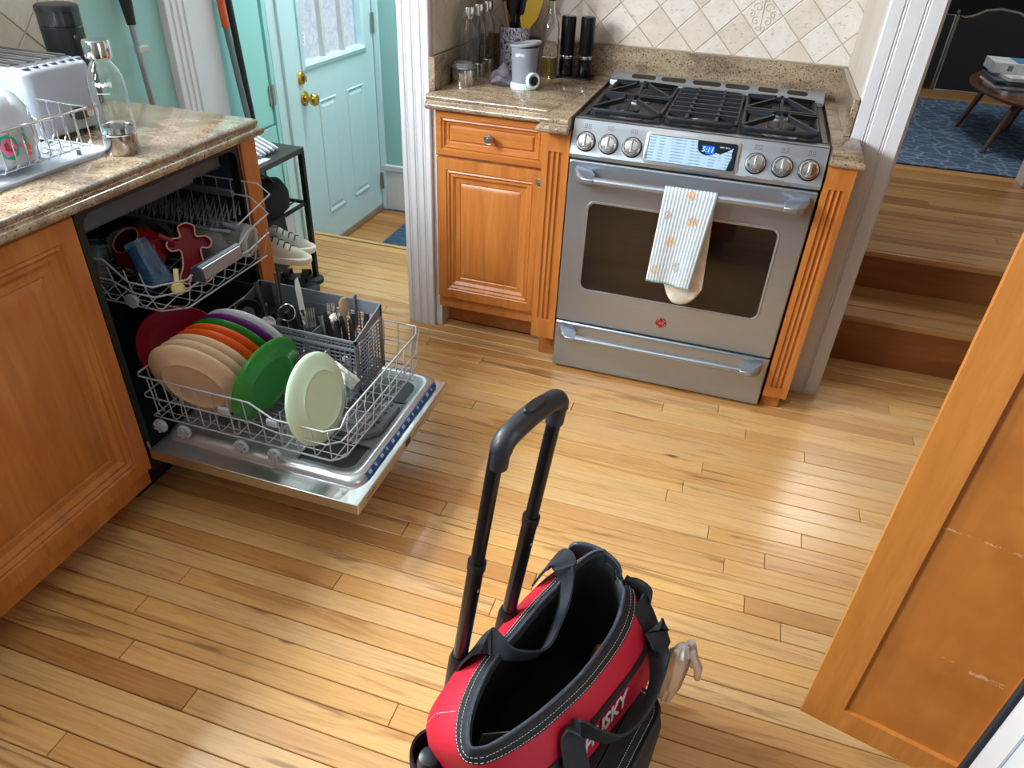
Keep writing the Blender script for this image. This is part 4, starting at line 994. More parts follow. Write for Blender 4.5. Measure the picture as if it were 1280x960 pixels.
build(MB().box(-.462, -.458, by1 - .01, by1 + .006, .40, .502), 'latch', GREYP, BK, bev=.001)
SS = M('cutlery_steel', 'c8c8c6', .18, 1, .04)
BU = M('black_nylon_utensil', '14151a', .4, coat=.2)
def handle_pts(L, w0, w1, th): return [(-w0, 0, 0), (w0, 0, 0), (w1, 0, L), (-w1, 0, L)]
def flatblade(poly, th): return MB().prism(poly, lambda u, v, a: (u, a, v), -th / 2, th / 2)
def utensil(name, mb, mat, label, cat, tip, low, roll=0, group='utensils in the basket', sm=40, parts=()):
    # mb built along +z from 0; placed from `low` towards `tip`
    a, b = Vector(low), Vector(tip); q = (b - a).to_track_quat('Z', 'Y').to_matrix().to_4x4() @ Matrix.Rotation(roll, 4, 'Z')
    e = q.to_euler()
    return single(mb, name, mat, label, cat, low, group, rot=e, smooth=sm)
knife = flatblade([(-.009, 0), (.009, 0), (.008, .09), (.0105, .10), (.0105, .17), (.006, .195), (-.006, .205), (-.009, .17), (-.008, .09)], .0022)
utensil('table_knife', knife, SS, 'steel table knife leaning high over the basket back rim', 'knife', (-.630, -.640, .545), (-.555, -.725, .37), .5)
def spoon_mb(s=1.0):
    mb = MB(); mb.tube([(0, 0, 0), (0, .004, .05), (0, .001, .11), (0, 0, .135)], [(.0075 * s, .0012), (.005 * s, .0014), (.003 * s, .002), (.004 * s, .002)], 8)
    mb.lathe([(0, -.010), (.010, -.008), (.019, .0), (.0188, .0008), (.010, -.0068), (0, -.0088)], n=20)
    n = 40 - 8; mb.tf(Matrix.Translation((0, .0, .158)) @ Matrix.Rotation(PI / 2, 4, 'X') @ Matrix.Scale(1.35, 4, (0, 1, 0)), 32)
    return mb
def fork_mb():
    mb = MB(); mb.tube([(0, 0, 0), (0, .004, .05), (0, .001, .11), (0, 0, .135)], [(.008, .0012), (.005, .0014), (.003, .002), (.010, .0014)], 8)
    mb.box(-.011, .011, -.001, .001, .133, .150)
    for k in range(4): mb.box(-.011 + k * .0062, -.0078 + k * .0062, -.001, .001, .148, .19)
    return mb
utensil('fork', fork_mb(), SS, 'steel fork with its tines up near the basket middle', 'fork', (-.510, -.665, .475), (-.49, -.72, .31), .3)
utensil('fork', fork_mb(), SS, 'steel fork nearest the knife, tines just above the lattice', 'fork', (-.555, -.70, .485), (-.53, -.735, .30), -.2)
utensil('spoon', spoon_mb(), SS, 'steel spoon handle rising at the right end of the basket', 'spoon', (-.435, -.74, .315), (-.485, -.680, .485), .4)
utensil('spoon', spoon_mb(), SS, 'steel spoon leaning beside the fork in the basket', 'spoon', (-.49, -.68, .47), (-.46, -.735, .30), .2)
wt_ = utensil('wooden_spoon', MB().tube([(0, 0, 0), (0, 0, .14), (0, 0, .16), (0, 0, .19), (0, 0, .20)], [(.005, .005), (.006, .005), (.014, .005), (.016, .005), (.008, .004)], 10), M('beech_wood', 'b09470', .6), 'pale wooden paddle tip at the basket back wall', 'spoon', (-.485, -.635, .475), (-.48, -.66, .30))
ladle = MB().lathe([(0, -.030), (.02, -.026), (.034, -.012), (.037, 0), (.035, 0), (.032, -.010), (.019, -.023), (0, -.027)], n=24); nl = len(ladle.v); ladle.tube([(.036, 0, -.002), (.05, 0, .03), (.03, 0, .15)], [(.004, .008), (.004, .008), (.003, .006)], 8)
single(ladle, 'ladle', BU, 'round black ladle bowl at the left end of the basket', 'ladle', (-.735, -.735, .455), 'utensils in the basket', rot=(.7, .6, .3))
utensil('spatula', MB().tube([(0, 0, 0), (0, 0, .10), (0, .004, .16), (0, .012, .24)], [(.008, .005), (.009, .005), (.006, .004), (.010, .004)], 8), BU, 'thick black utensil handle rising above the basket left', 'spatula', (-.685, -.650, .515), (-.63, -.735, .33))
utensil('spatula', MB().tube([(0, 0, 0), (0, 0, .13), (0, .0, .22)], [(.008, .005), (.007, .005), (.011, .004)], 8), BU, 'black utensil crossing in front of the white measuring spoon', 'spatula', (-.715, -.70, .485), (-.635, -.75, .34))
utensil('slotted_turner', MB().tube([(0, 0, 0), (0, 0, .12)], [(.008, .006), (.008, .006)], 8).prism([(-.03, .12), (.03, .12), (.028, .19), (-.028, .19)], lambda u, v, a: (u, a, v), -.0015, .0015), BU, 'black turner blade against the basket left end', 'turner', (-.735, -.655, .475), (-.70, -.70, .32), .6)
wr = MB().tube([(.024 * math.cos(2 * PI * k / 20), .006 * math.sin(4 * PI * k / 20), .16 + .024 * math.sin(2 * PI * k / 20)) for k in range(20)], .0022, 6, closed=True); wr.tube([(0, 0, 0), (0, 0, .136)], .0025, 6)
utensil('bottle_opener', wr, SS, 'steel ring tool lying at the middle of the basket', 'opener', (-.635, -.70, .47), (-.61, -.735, .30))
single(MB().lathe([(0, 0), (.012, .001), (.02, .008), (.022, .016), (.020, .016), (.012, .004), (0, .003)], n=20), 'measuring_spoon', PL('measure_white', 'd8d5d0'), 'small white measuring spoon bowl in front of the black handles', 'spoon', (-.655, -.755, .440), 'utensils in the basket', rot=(.9, .3, 0))
for k, (a, b_, lb) in enumerate((((-.445, -.655, .465), (-.43, -.72, .31), 'black handled knife at the right of the basket'), ((-.405, -.65, .475), (-.40, -.70, .31), 'black handled peeler in the right corner of the basket'), ((-.475, -.70, .46), (-.44, -.74, .30), 'short black handle near the basket front right'))):
    utensil('black_handle_tool', MB().tube([(0, 0, 0), (0, 0, .10), (0, 0, .17)], [(.002, .008), (.007, .009), (.006, .008)], 8), BU, lb, 'knife', a, b_, k * .7)
random.seed(31)
for k in range(7):
    x = -.60 + .03 * k + random.uniform(-.01, .01); a = (x - .015, -.665 + random.uniform(-.03, .03), .440 + random.uniform(0, .025)); b_ = (x + .02, -.725 + random.uniform(-.02, .02), .305)
    utensil('black_handle_tool', MB().tube([(0, 0, 0), (0, 0, .06), (0, 0, .10), (0, 0, .165)], [(.003, .006), (.007, .008), (.0065, .009), (.004, .007)], 8), BU, ['first', 'second', 'third', 'fourth', 'fifth', 'sixth', 'seventh'][k] + ' black cutlery handle from the left in the packed middle of the grey basket', 'knife', a, b_, k * .5)
for k in range(5):
    x = -.585 + .036 * k; a = (x - .02, -.650 + random.uniform(-.04, .02), .462 + random.uniform(0, .02)); b_ = (x + .015, -.725 + random.uniform(-.02, .02), .305)
    utensil('teaspoon', MB().tube([(0, 0, 0), (0, 0, .09), (0, 0, .16)], [(.003, .0012), (.0045, .0014), (.0085, .0016)], 8), SS, ['first', 'second', 'third', 'fourth', 'fifth'][k] + ' thin steel handle from the left among the packed cutlery of the grey basket', 'spoon', a, b_, k * .9)
for k in range(4):
    x = -.745 + .028 * k; a = (x, -.68 + random.uniform(-.03, .03), .425 + random.uniform(0, .03)); b_ = (x + .02, -.73, .305)
    utensil('black_spatula', MB().tube([(0, 0, 0), (0, 0, .08), (0, 0, .10), (0, 0, .14)], [(.006, .006), (.007, .006), (.018, .006), (.020, .005)], 10), BU, ['first', 'second', 'third', 'fourth'][k] + ' dark nylon utensil head from the left, low in the grey basket', 'spatula', a, b_, k * .6)
# steel tongs or strainer in front of the basket
st_ = thing('steel_tongs', (-.48, -.81, .33), 'polished steel tongs lying in the rack in front of the basket', 'tongs')
for s in (0, 1):
    build(MB().strap([(-.56 + .01 * s, -.795 - .02 * s, .365), (-.50, -.80 - .02 * s, .395), (-.43, -.805 - .02 * s, .385), (-.36, -.81 - .015 * s, .345)], .026, .002, (.1, .65, .75)), 'arm', SS, st_, smooth=40)
build(MB().cyl((-.47, -.83, .395), (-.46, -.79, .415), .004, n=10), 'pin', SS, st_)

# ================================================================== LEFT COUNTER THINGS
ZC = .9142
T = thing('toaster', (-1.28, -.79, ZC), 'white four slot toaster with round buttons on the left counter', 'toaster')
TW = M('toaster_white', '979ca6', .3, .1, .03, 4, coat=.3)
P0 = lambda i: rrect(-1.46 + i, -1.112 - i, -.892 + i, -.690 - i, .028, 5)
tbm = MB().rings([[(u, v, .926) for u, v in P0(.006)], [(u, v, .930) for u, v in P0(.0)], [(u, v, 1.072) for u, v in P0(.0)], [(u, v, 1.082) for u, v in P0(.004)], [(u, v, 1.086) for u, v in P0(.014)]])
build(tbm, 'body', TW, T, smooth=50)
tp = rrect(-1.45, -1.150, -.878, -.704, .012, 4)
build(MB().rings([[(u, v, 1.0855) for u, v in tp], [(u, v, 1.0885) for u, v in tp]]), 'top_plate', M('toaster_top_chrome', 'a8aab0', .2, .9), T, bev=.001)
for k in range(4):
    yy = -.858 + k * .045
    build(MB().box(-1.43, -1.170, yy - .012, yy + .012, 1.0882, 1.0892), 'slot', BLACKP, T, smooth=0)
    for dy in (-.013, .013): build(MB().cyl((-1.43, yy + dy, 1.091), (-1.17, yy + dy, 1.091), .0016, n=6), 'slot_wire', CHROME, T)
for k in range(7):
    yy = -.868 + k * .026; build(MB().lathe([(0, 1.086), (.009, 1.086), (.009, 1.0885), (.007, 1.090), (0, 1.090)], (-1.130, yy, 0), 18), 'button', M('button_grey', '5a5e66', .35), T)
el = MB(); el.rings([[(d, -.765 + (.034 - i) * math.cos(2 * PI * k / 28), .968 + (.016 - i) * math.sin(2 * PI * k / 28)) for k in range(28)] for i, d in ((0, -1.113), (0, -1.108), (.004, -1.106))])
build(el, 'dial_plate', M('dial_dark', '4a4844', .3, .6), T)
build(MB().lathe([(0, 0), (.012, 0), (.011, .012), (0, .013)], (-1.107, -.750, .968), 20, 'x'), 'dial', CHROME, T)
for x in (-1.42, -1.15):
    for yy in (-.865, -.715): build(MB().cyl((x, yy, ZC), (x, yy, .928), .014), 'foot', BLACKP, T)
G = thing('coffee_grinder', (-1.365, -.515, ZC), 'black round coffee grinder behind the toaster', 'grinder')
build(MB().lathe([(0, .9145), (.050, .9145), (.052, .925), (.054, 1.118), (.052, 1.120), (0, 1.120)], (-1.365, -.515, 0), 32), 'base', BLACKP, G)
build(MB().lathe([(.0525, 1.120), (.0545, 1.122), (.0545, 1.158), (.053, 1.158), (.0515, 1.122)], (-1.365, -.515, 0), 32), 'bean_hopper', M('smoked_plastic', '4a4c50', .08, trans=.7), G)
build(MB().lathe([(0, 1.174), (.048, 1.174), (.0545, 1.170), (.0555, 1.158), (0, 1.157)], (-1.365, -.515, 0), 32), 'lid', BLACKP, G)
build(MB().box(-1.375, -1.355, -.535, -.495, 1.1205, 1.150), 'hopper_chute', M('chute_grey', 'a8aab4', .3), G, bev=.004)
build(MB().lathe([(0, 0), (.006, 0), (.005, .002), (0, .002)], (-1.3125, -.527, 1.095), 14, 'x'), 'switch', M('switch_grey', '3a3c42', .4), G)
# tall bottle
def soda_bottle(name, loc, label, h=1.0, group=None, water=True, cat='bottle'):
    t = thing(name, loc, label, cat, group, world=False)
    r = .0405
    build(MB().lathe([(r * .93, .050), (r * 1.0, .058), (r, .165), (r * .97, .185), (r * .80, .207), (r * .55, .223), (r * .50, .232), (r * .50, .240), (r * .46, .240), (r * .46, .232), (r * .51, .2225), (r * .76, .206), (r * .92, .185), (r * .95, .165), (r * .95, .060), (r * .90, .054), (0, .053), ], n=40), 'glass_body', GLASS, t)
    build(MB().lathe([(0, 0), (r * .94, 0), (r * .98, .004), (r * .98, .050), (r * .95, .052), (0, .052)], n=40), 'steel_base', M('bottle_base_steel', 'b8b4b0', .16, 1, .03), t)
    build(MB().lathe([(r * .52, .231), (r * .70, .232), (r * .72, .235), (r * .72, .268), (r * .68, .272), (0, .2725)], n=32), 'steel_cap', CHROME, t)
    if water: build(MB().lathe([(0, .0535), (r * .89, .0545), (r * .935, .061), (r * .935, .072), (0, .072)], n=40), 'water', WATER, t)
    return t
b1 = soda_bottle('water_bottle', (-.922, -.847, ZC), 'clear water bottle with chrome base and cap at the counter edge'); b1.scale = (1, 1, .92)
pm = MB(); random.seed(11)
for k in range(10):
    a = -1.35 + k * .085; r = .0409
    for q in range(3):
        a2 = a + q * .02; z = .176 + random.uniform(-.003, .003)
        pm.box(-.0004, .0004, -.0012, .0012, z - random.uniform(.002, .005), z + .003, Matrix.Rotation(a2, 4, 'Z') @ Matrix.Translation((r * .985, 0, 0)))
for a in (-1.05,): pm.box(-.0004, .0004, -.014, .014, .1545, .1558, Matrix.Rotation(a, 4, 'Z') @ Matrix.Translation((.0407, 0, 0)))
o = build(pm, 'printed_marks', M('white_print', 'e8ecf0', .5), b1, smooth=0); o['kind'] = 'stuff'
# dish drying rack with tray and pot
DR = thing('dish_drainer', (-1.09, -1.12, ZC), 'chrome wire dish drainer standing in a clear tray on the counter', 'dish rack')
tr_ = MB(); R0 = lambda i, z: [(u, v, z) for u, v in rrect(-1.255 + i, -.940 - i, -1.46 + i, -.862 - i, .03, 4)]
tr_.rings([R0(.006, .9145), R0(0, .924), R0(.0015, .927), R0(.004, .924), R0(.010, .918), R0(.02, .9175)])
build(tr_, 'drip_tray', M('clear_tray_plastic', 'e2eaf2', .15, trans=.45), DR, smooth=50)
w = MB(); rx0, rx1, ry0, ry1 = -1.232, -.958, -1.43, -.876
wire(w, [(p[0], p[1], 1.022) for p in rrect(rx0, rx1, ry0, ry1, .02, 3)], .0030, 8, True)
wire(w, [(p[0], p[1], .935) for p in rrect(rx0 + .02, rx1 - .02, ry0 + .02, ry1 - .02, .02, 3)], .0018, 6, True)
y = ry0 + .04
while y < ry1 - .01:
    wire(w, [(rx1, y, 1.022), (rx1 - .002, y, .95), (rx1 - .012, y, .935), (rx0 + .012, y, .935), (rx0 + .002, y, .95), (rx0, y, 1.022)], .0015); y += .029
x = rx0 + .035
while x < rx1 - .01:
    wire(w, [(x, ry1, 1.022), (x, ry1 - .002, .95), (x, ry1 - .012, .934), (x, ry1 - .10, .934)], .0015); x += .036
for x in (-1.20, -1.10): wire(w, [(x, ry1 - .06, .936), (x, ry1 - .06, .985), (x + .012, ry1 - .06, 1.0), (x + .03, ry1 - .06, 1.0), (x + .042, ry1 - .06, .985), (x + .042, ry1 - .06, .936)], .0018)
build(w, 'wire_basket', CHROME, DR, smooth=60)
for x in (rx0 + .03, rx1 - .03):
    for yy in (ry0 + .04, ry1 - .04): build(MB().cyl((x, yy, .9176), (x, yy, .934), .005, n=10), 'foot', GREYP, DR)
PT = thing('enamel_pot', (-1.068, -1.068, .938), 'white enamel pot with pink and green printed motifs in the dish drainer', 'pot', world=False)
rp = .098
build(MB().lathe([(0, 0), (rp * .92, 0), (rp * .99, .008), (rp, .03), (rp, .075), (rp * .95, .105), (rp * .78, .135), (rp * .5, .152), (rp * .2, .158), (0, .159)], n=56), 'pot_body', M('white_enamel', 'a9adb6', .12, 0, .02, 4, coat=.5), PT)
def decal(mb, poly, a, z0):
    # flat print wrapped on the pot wall
    mb.rings([[((rp + d) * math.cos(a + u / rp), (rp + d) * math.sin(a + u / rp), z0 + v) for u, v in poly] for d in (.0003, .0007)])
circ = lambda cx, cy, rx, ry, n=22, wob=0, k=5: [(cx + rx * (1 + wob * math.cos(k * 2 * PI * q / n)) * math.cos(2 * PI * q / n), cy + ry * (1 + wob * math.cos(k * 2 * PI * q / n)) * math.sin(2 * PI * q / n)) for q in range(n)]
def dec(polys, nm, col, a, z0=.045, d0=0):
    mb = MB()
    for pl in polys:
        mb.rings([[((rp + d) * math.cos(a + u / rp), (rp + d) * math.sin(a + u / rp), z0 + v) for u, v in pl] for d in (.0003 + d0, .0007 + d0)])
    o = build(mb, nm, M('print_' + nm, col, .3), PT, smooth=0); o['kind'] = 'stuff'
aa = -.30
dec([circ(0, 0, .021, .026, 28, .05, 9)], 'green_wreath', '18a078', aa)
dec([circ(0, 0, .016, .019, 24, .10, 6)], 'pink_flower', 'd86a9a', aa, d0=.0005)
dec([circ(-.003, .002, .005, .010, 14, .2), circ(.006, -.006, .006, .004, 12, .2)], 'brown_spray', '8c3a3a', aa, d0=.001)
dec([circ(0, .032, .002, .002, 8), circ(0, -.033, .002, .002, 8), circ(.026, 0, .0015, .006, 8), circ(-.026, 0, .0015, .006, 8)], 'red_dots', 'd8506a', aa)
dec([circ(.040, .010, .006, .012, 16, .1), circ(.043, .030, .003, .006, 10)], 'green_bud', '4aa080', aa)
dec([circ(.044, -.008, .005, .008, 14, .2), circ(.040, -.022, .008, .004, 12, .25)], 'orange_bloom', 'd0603a', aa)
# mop, broom, pole
MP = thing('mop', (-1.465, -.115, 0), 'steel pole mop with dark red grip leaning on the mint wall', 'mop')
build(MB().cyl((-1.430, -.135, .06), (-1.470, -.142, 1.09), .0105, n=14), 'pole', STEEL, MP)
build(MB().tube([(-1.4695, -.142, 1.07), (-1.471, -.143, 1.12), (-1.472, -.146, 1.22), (-1.473, -.147, 1.40)], [.014, .018, .024, .020], 14), 'grip', M('dark_grip', '1c1618', .5), MP)
build(MB().box(-1.478, -1.452, -.150, -.105, .985, 1.005), 'clip', M('clip_grey', 'a8b0a8', .4), MP, bev=.002)
build(MB().box(-1.47, -1.38, -.27, -.08, 0.0, .05), 'mop_head', M('mop_grey', '8a8d90', .9), MP, bev=.01)
BRM = thing('broom', (-1.40, .31, 0), 'grey broom pole with an orange upper handle beside the closet door', 'broom')
build(MB().cyl((-1.425, .37, .30), (-1.452, .313, 1.012), .012, n=12), 'pole', M('pole_grey', '6f7c80', .4, .4), BRM)
build(MB().cyl((-1.452, .313, 1.010), (-1.462, .285, 1.50), .0145, n=12), 'handle', M('orange_handle', 'c8542c', .45), BRM)
build(MB().prism([(.30, .0), (.46, .0), (.42, .30), (.33, .30)], lambda u, v, a: (a, u, v), -1.445, -1.395), 'bristles', M('bristle_dark', '2a2c2e', .9), BRM)
single(MB().cyl((-1.425, .40, 0), (-1.468, .338, 1.55), .013, n=12), 'pole', M('black_pole', '1d2224', .4), 'black pole standing close behind the orange handled broom', 'pole', (-1.425, .40, 0))

# ================================================================== ENTRY: SHOE SHELF AND CONTENTS
SH = thing('shoe_shelf', (-1.3, 0, 0), 'black metal shoe shelf with three tiers beyond the dishwasher', 'shelf')
SB = M('shelf_black_metal', '1a1b1d', .45, .3); SBT = M('shelf_dark_wood', '3a3836', .5)
sx0, sx1, sy0, sy1 = -1.475, -1.178, -.06, .318
for x in (sx0 + .012, sx1 - .010):
    for yy in (sy0 + .010, sy1 - .010): build(MB().box(x - .010, x + .010, yy - .010, yy + .010, 0, .578), 'leg', SB, SH, bev=.001)
build(MB().box(sx0, sx1, sy0, sy1, .570, .592), 'top_board', SBT, SH, bev=.002)
for z in (.362, .155):
    mb = MB()
    for x in (sx0 + .012, sx1 - .012): mb.box(x - .006, x + .006, sy0, sy1, z - .008, z + .004)
    for yy in (sy0 + .012, sy1 - .012): mb.box(sx0, sx1, yy - .006, yy + .006, z - .008, z + .004)
    for k in range(1, 6): x = sx0 + .012 + k * (sx1 - sx0 - .024) / 6; mb.cyl((x, sy0, z), (x, sy1, z), .003, n=6)
    build(mb, 'wire_tier', SB, SH, smooth=40)
random.seed(9)
single(MB().box(-1.36, -1.20, -.05, .12, .5925, .595), 'envelope', M('envelope_white', 'd8dce4', .7), 'white envelope lying on the top of the shoe shelf', 'paper', (-1.28, .03, .5925), smooth=0)
for k in range(5):
    t = thing('silver_pen', (-1.240, .100 + k * .028, .6035), ['silver capped pen nearest the dishwasher on the shelf top', 'second silver pen on the shelf top', 'middle one of the five silver pens', 'fourth silver pen on the shelf top', 'silver pen nearest the back door on the shelf top'][k], 'pen', 'silver pens on the shelf top', world=False, rot=(0, 0, .25))
    build(MB().cyl((-.085, -.01, .055), (0, 0, .003), .0105, n=12), 'barrel', M('silver_barrel', 'c4ced8', .25, .4, .1, 60), t)
    build(MB().cyl((0, 0, .003), (.010, .001, -.003), .0085, n=12), 'cap', M('cap_grey', '8a94a0', .3, .4), t)
    build(MB().strap([(-.075, -.009, .060), (-.02, -.002, .026)], .004, .002, (0, 1, 0)), 'clip', M('clip_blue', '3a5a8c', .4) if k % 2 else M('clip_green', '4a8068', .4), t)
def sneaker(loc, rz, label):
    t = thing('sneaker', loc, label, 'shoe', 'white sneakers on the shelf', rot=(0, 0, rz), world=False)
    def foot(z, s, hz=0): return [(u * s, v * s, z + hz * max(0, -u)) for u, v in blob([(.145, 0), (.12, .036), (.05, .044), (-.05, .032), (-.12, .032), (-.135, 0), (-.12, -.032), (-.05, -.034), (.05, -.046), (.12, -.040)], 3)]
    build(MB().rings([foot(0, .97), foot(.004, 1), foot(.022, 1.0), foot(.026, .97)]), 'sole', M('sneaker_sole', 'd8d4c8', .6), t)
    up = MB(); rs = []
    for z, x0, x1, w in ((.024, -.128, .136, .96), (.045, -.128, .118, .93), (.062, -.126, .07, .84), (.080, -.124, .03, .72), (.10, -.122, -.01, .62)):
        ring = []
        for q in range(24):
            a = 2 * PI * q / 24; cx = (x0 + x1) / 2; ring.append((cx + (x1 - x0) / 2 * math.cos(a), .040 * w * math.sin(a), z))
        rs.append(ring)
    up.rings(rs, True, False); rin = [[(p[0] * .97 - .001, p[1] * .85, p[2] - dz) for p in rs[-1]] for dz in (.001, .04)]; up.rings([rs[-1]] + rin, False, True)
    build(up, 'upper', M('sneaker_canvas', 'c9c5ba', .8, bmp=.1), t, smooth=60)
    for k in range(4):
        x = .065 - k * .024; z = .064 + k * .011
        build(MB().tube([(x, -.026, z - .006), (x - .004, 0, z + .004), (x, .026, z - .006)], .0028, 6), 'lace', M('lace_dark', '4a4844', .8), t)
    return t
sneaker((-1.245, .135, .160), .18 , 'white lace up sneaker nearest on the lower shelf tier')
sneaker((-1.285, .232, .160), .22, 'second white sneaker behind the nearer one by the door')
BG = thing('black_cap', (-1.26, .12, .366), 'black fabric bag lump on the middle shelf tier', 'bag')
mb = MB(); mb.rings([[( -1.285 + (.098 * s) * math.cos(2 * PI * q / 24), .12 + (.155 * s) * math.sin(2 * PI * q / 24) + .02 * h, .3665 + h + .006 * math.sin(5 * 2 * PI * q / 24)) for q in range(24)] for h, s in ((.0, .95), (.03, 1.0), (.07, .98), (.10, .85), (.115, .5), (.118, .1))])
build(mb, 'body', M('black_fabric', '101013', .9, bmp=.2), BG, smooth=60)
build(MB().strap([(-1.26, .02, .46), (-1.26, .05, .53), (-1.27, .10, .54), (-1.27, .17, .50), (-1.26, .20, .46)], .022, .006, (1, 0, 0)), 'strap', M('strap_grey', '5d5a56', .7), BG, smooth=60)
BG.name = 'cloth_bag'
def sandal(loc, rz, label):
    t = thing('sandal', loc, label, 'shoe', 'black shoes under the shelf', rot=(0, 0, rz), world=False)
    def foot(z, s): return [(u * s, v * s, z) for u, v in blob([(.13, 0), (.11, .036), (.04, .042), (-.05, .032), (-.11, .03), (-.125, 0), (-.11, -.03), (-.05, -.032), (.04, -.042), (.11, -.036)], 3)]
    build(MB().rings([foot(0, 1), foot(.016, 1), foot(.018, .97)]), 'sole', M('sandal_sole', '17181a', .6), t)
    for x in (.055, -.03, -.10): build(MB().strap([(x, -.040, .010), (x, -.034, .040), (x, 0, .056), (x, .034, .040), (x, .040, .010)], .030, .003, (1, 0, 0)), 'strap', M('sandal_strap', '1c2226', .7), t, smooth=60)
sandal((-1.24, .175, .001), .35, 'black strappy shoe on the floor under the shelf, nearer the dishwasher')
sandal((-1.27, .262, .001), .3, 'black strappy shoe on the floor under the shelf by the front leg')
# door mat
def rugm(name, cols, scale):
    mt, nt, b = base(name); v = coords(nt, (1, 1, 1), True)
    vo = nd(nt, 'ShaderNodeTexVoronoi', feature='DISTANCE_TO_EDGE'); nt.links.new(v, vo.inputs['Vector']); vo.inputs['Scale'].default_value = scale
    n = noise(nt, coords(nt, (30, 140, 30), True), 1, 3, .6)
    c = mixc(nt, ramp(nt, vo.outputs[0], [(.03, (1, 1, 1)), (.09, (0, 0, 0))]), lin(cols[0]), lin(cols[1]))
    c = mixc(nt, ramp(nt, n, [(.45, (0, 0, 0)), (.65, (1, 1, 1))]), c, lin(cols[2])); nt.links.new(c, b.inputs['Base Color'])
    b.inputs['Roughness'].default_value = .95; bump(nt, b, n, .5, .004); return mt
single(MB().box(-1.27, -.68, .95, 1.48, -.1594, -.150), 'door_mat', rugm('mat_blue', ('2d4a5e', '486878', '24405a'), 18), 'dark blue doormat on the lower landing', 'mat', (-.97, 1.2, -.1594), bev=.003)

# ================================================================== RIGHT COUNTER THINGS
for k, (x, yy, lb) in enumerate(((-.474, .335, 'clear glass bottle with silver cap at the front left of the dark counter'), (-.474, .43, 'middle of the three silver capped glass bottles by the tiled wall'), (-.474, .53, 'silver capped glass bottle closest to the utensil crock'))):
    o = soda_bottle('glass_bottle', (x, yy, ZC), lb, group='silver capped bottles on the dark counter', water=False); o.scale = (.76, .76, .87)
J = thing('steel_canister', (-.462, .262, ZC), 'small steel canister with clear clip lid at the counter front left', 'canister', world=False)
build(MB().lathe([(0, 0), (.038, 0), (.040, .004), (.040, .052), (.037, .054)], n=36, caps=False), 'steel_cup', CHROME, J)
build(MB().lathe([(.034, .054), (.041, .055), (.042, .062), (.036, .072), (.020, .078), (0, .079)], n=36), 'clear_lid', M('lid_plastic', 'b8bcc0', .1, trans=.7), J)
wr = MB(); wr.tube([(.043 * math.cos(2 * PI * q / 24), .043 * math.sin(2 * PI * q / 24), .058) for q in range(24)], .002, 6, True); wr.tube([(-.043, 0, .058), (-.052, 0, .050), (-.050, 0, .035)], .002, 6)
build(wr, 'clip_ring', STEEL, J)
CK = thing('utensil_crock', (-.385, .600, ZC), 'white crock with violet scroll print full of cooking utensils', 'crock', world=False)
def crock_mat():
    mt, nt, b = base('violet_scroll_print'); v = coords(nt, (1, 1, 1))
    n = noise(nt, v, 34, 2, .5, 2.2); f = ramp(nt, n, [(.44, (0, 0, 0)), (.48, (1, 1, 1)), (.53, (1, 1, 1)), (.57, (0, 0, 0))])
    nt.links.new(mixc(nt, f, lin('d2cddc'), lin('4a4272')), b.inputs['Base Color']); b.inputs['Roughness'].default_value = .25; b.inputs['Coat Weight'].default_value = .4; return mt
build(MB().lathe([(0, 0), (.054, 0), (.057, .004), (.057, .150), (.055, .153), (.052, .150), (.052, .01), (0, .008)], n=40), 'crock_body', crock_mat(), CK)
def cook(nm, mb, mat, lab, low, tip, roll=0, cat='utensil'): utensil(nm, mb, mat, lab, cat, (CK.location.x + tip[0], CK.location.y + tip[1], ZC + tip[2]), (CK.location.x + low[0], CK.location.y + low[1], ZC + low[2]), roll, 'cooking utensils in the crock')
def turner(w0, w1, L=.20, hl=.09): return MB().tube([(0, 0, 0), (0, 0, L)], .006, 8).prism([(-w0, L - .005), (w0, L - .005), (w1, L + hl), (-w1, L + hl)], lambda u, v, a: (u, a, v), -.002, .002)
cook('black_turner', turner(.024, .030), BU, 'wide black turner at the left of the crock', (.015, .01, .02), (-.055, .0, .26), .4)
cook('black_turner', turner(.018, .026, .18), BU, 'tall black slotted turner behind the wooden spoon', (.01, .02, .02), (-.028, .012, .27), .1)
cook('black_spatula', MB().tube([(0, 0, 0), (0, 0, .16), (0, 0, .20), (0, 0, .28)], [(.006, .006), (.007, .006), (.022, .006), (.025, .005)], 10), BU, 'black spoon spatula in the middle of the crock', (0, -.01, .02), (-.008, -.02, .26), .2)
cook('black_ladle', MB().tube([(0, 0, 0), (0, 0, .15), (0, 0, .19), (0, 0, .25)], [(.006, .005), (.007, .006), (.026, .008), (.022, .010)], 10), BU, 'black ladle next to the yellow spatula in the crock', (-.02, 0, .02), (.030, .0, .26), .1)
cook('wooden_spoon', MB().cyl((0, 0, 0), (0, 0, .22), .0065, .007, 10), M('wood_handle', 'a8764a', .5), 'brown wooden spoon handle at the crock front', (.01, -.03, .02), (-.035, -.035, .24))
cook('wooden_spoon', MB().tube([(0, 0, 0), (0, 0, .17), (0, 0, .22), (0, 0, .26)], [(.006, .006), (.006, .006), (.016, .005), (.014, .004)], 10), M('pale_wood_spoon', 'a89478', .6), 'pale wooden spoon between the black utensils', (-.01, .02, .02), (.012, .015, .27))
yp = MB().tube([(0, 0, 0), (0, 0, .13)], .006, 8).prism([(-.006, .12), (.012, .135), (.036, .165), (.040, .24), (.028, .285), (-.010, .285), (-.024, .20)], lambda u, v, a: (u, a, v), -.004, .004)
cook('yellow_spatula', yp, PL('spatula_yellow', 'c09a1c'), 'mustard yellow spatula leaning right in the crock', (-.02, -.01, .02), (.100, -.01, .26), 1.57)
PB = MB(); rs = []
